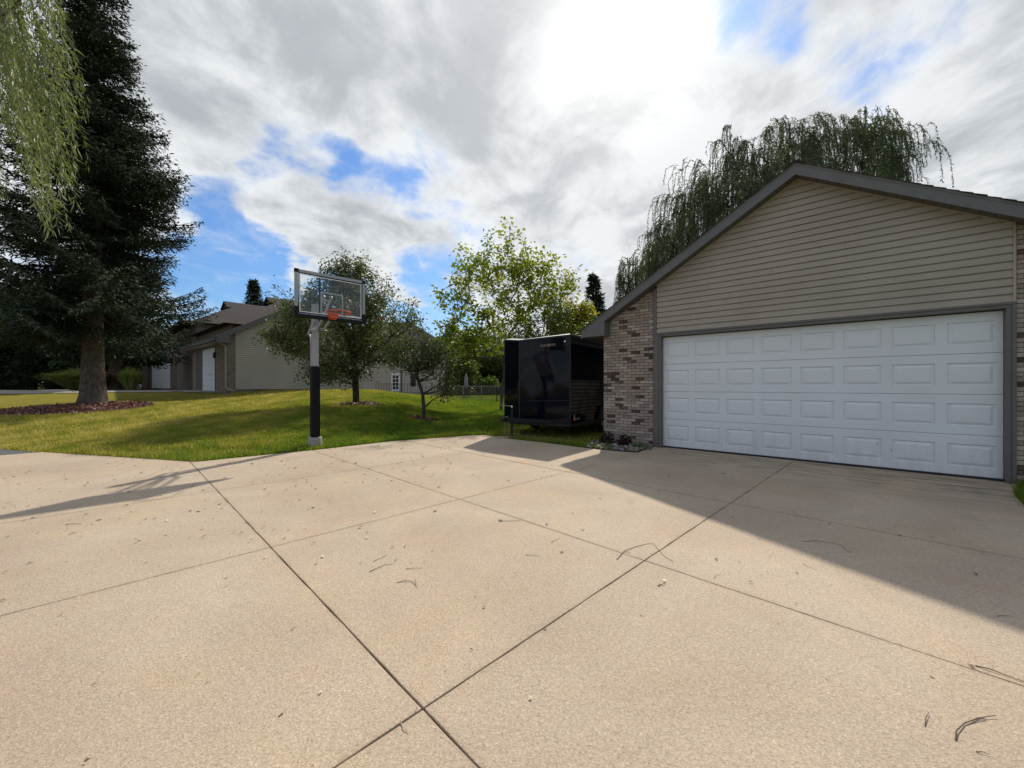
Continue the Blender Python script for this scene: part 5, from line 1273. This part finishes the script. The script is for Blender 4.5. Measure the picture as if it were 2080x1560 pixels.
# ------------------------------------------------------------------ litter and twigs on the driveway
def gp_(px, py): Y = EYE*800/(py-784); return ((px-1040)/800*Y, Y)
def twig(pts, r, label, branch=(), mat='twig'):
    r *= .45
    P_ = [gp_(*p) for p in pts]; c = P_[0]; o = thing('twig', (c[0], c[1], .0), label, 'twig')
    m = MB(); n = len(P_); m.tube([(x-c[0], y-c[1], r+.006*math.sin(i*1.9)**2) for i, (x, y) in enumerate(P_)], [r*(1-.55*i/(n-1)) for i in range(n)], 6)
    m.build('stem', MAT[mat], o, smooth=True)
    for b in branch:
        B_ = [gp_(*p) for p in b]; m = MB(); m.tube([(x-c[0], y-c[1], r*.8+.004) for x, y in B_], r*.55, 5); m.build('side_shoot', MAT[mat], o)
    return o
twig([(1255,1135),(1268,1121),(1290,1112),(1312,1106),(1326,1105)], .006, 'forked bent twig lying on the joint where two lines cross', [[(1326,1105),(1340,1120),(1350,1132),(1368,1142)],[(1268,1121),(1280,1124)]])
twig([(1632,1100),(1660,1100),(1690,1104),(1708,1108)], .005, 'long arched twig in the shade below the garage door', [[(1708,1108),(1722,1121),(1730,1124)]])
twig([(1941,1505),(1943,1488),(1958,1472),(1985,1461),(2023,1457)], .006, 'curved forked twig near the lower right corner', [[(1960,1471),(1985,1464),(2000,1462)]])
twig([(1879,1476),(1881,1460),(1887,1449)], .0045, 'short straight twig left of the curved forked twig')
twig([(1981,1353),(2010,1362),(2045,1374),(2090,1390)], .006, 'long straight twig at the right edge beside the joint')
twig([(1983,1528),(1996,1531),(2010,1535)], .004, 'short reddish twig below the curved forked twig')
twig([(1012,1058),(1025,1060),(1042,1059),(1058,1058)], .006, 'straight twig in the sunny middle of the driveway', [[(1012,1055),(1018,1059)]])
twig([(806,1184),(820,1182),(836,1182),(845,1190),(847,1196)], .005, 'small branched twig lowest of the cluster left of centre', [[(845,1190),(843,1178)],[(824,1182),(826,1176)]])
twig([(824,1156),(838,1156),(858,1155)], .004, 'thin straight twig just above the branched one')
twig([(750,1162),(768,1155),(785,1147),(800,1147)], .005, 'knotted twig at the left of the centre cluster', [[(768,1155),(760,1158)]])
twig([(758,1141),(772,1136),(788,1128)], .004, 'thin twig topmost in the centre cluster')
twig([(1336,1191),(1346,1189),(1352,1186)], .007, 'stubby dark twig below the crossing of the joints', [[(1340,1190),(1338,1186)]])
twig([(1450,1176),(1455,1170),(1465,1167)], .003, 'tiny curved twig right of the stubby dark one')
twig([(2026,1252),(2042,1252),(2058,1254)], .004, 'small dark twig in the shade at the right edge')
twig([(133,1066),(150,1065),(166,1065)], .005, 'short thick twig at the left among the fallen leaves')
twig([(1630,1145),(1640,1152),(1658,1158)], .003, 'thin curved twig on the edge of the garage shadow')
twig([(1120,1102),(1128,1098),(1138,1094)], .004, 'little hooked twig above the long joint', [[(1120,1102),(1124,1105)]])
twig([(1068,1128),(1080,1129),(1096,1131)], .004, 'small flat twig left of the forked one')
twig([(815,1471),(820,1480),(831,1490)], .006, 'pale curled strip of bark beside the nearest joint crossing', mat='pale_bark')
twig([(453,1195),(462,1190),(470,1185)], .005, 'pale straw coloured chip near the left joint', mat='pale_bark')
rg = np.random.default_rng(17); n = 1000
x = np.concatenate([rg.uniform(-8,-1,n), rg.uniform(-7,4,n//3), rg.uniform(-4,4,90)]); y = np.concatenate([rg.uniform(3.4,9.5,n), rg.uniform(1.6,8,n//3), rg.uniform(1.4,4,90)])
k = in_poly(x, y, DRIVE) & (poly_dist(x,y,DRIVE) > .03); x, y = x[k], y[k]; n = len(x); C = np.stack([x,y,.004+rg.random(n)*.006],1); D = rg.normal(size=C.shape); D[:,2] *= .12; Nn = rg.normal(size=C.shape)*.25; Nn[:,2] += 1
l = (.014+.055*rg.random(n)**2)*np.clip(.35+y/9, .4, 1.); V, F = leaf_quads(C, D, Nn, l, l*rg.uniform(.15,.6,n), .25)
tag(fast_mesh('leaf_litter', V, F, MAT['litter'], tint=rg.random(n)), kind='stuff')
rg = np.random.default_rng(18); n = 600; x = rg.uniform(-9,-3,n); y = rg.uniform(7.4,12,n); k = lawn_ok(x,y) & (rg.random(n) < .35); x, y = x[k], y[k]; n = len(x); C = np.stack([x,y,H(x,y)+.045],1); D = rg.normal(size=C.shape); D[:,2] *= .2; Nn = rg.normal(size=C.shape)*.4; Nn[:,2] += 1
V, F = leaf_quads(C, D, Nn, .022+.02*rg.random(n), .012+.01*rg.random(n)); tag(fast_mesh('fallen_leaves', V, F, MAT['litter'], tint=.6+.4*rg.random(n)), kind='stuff')
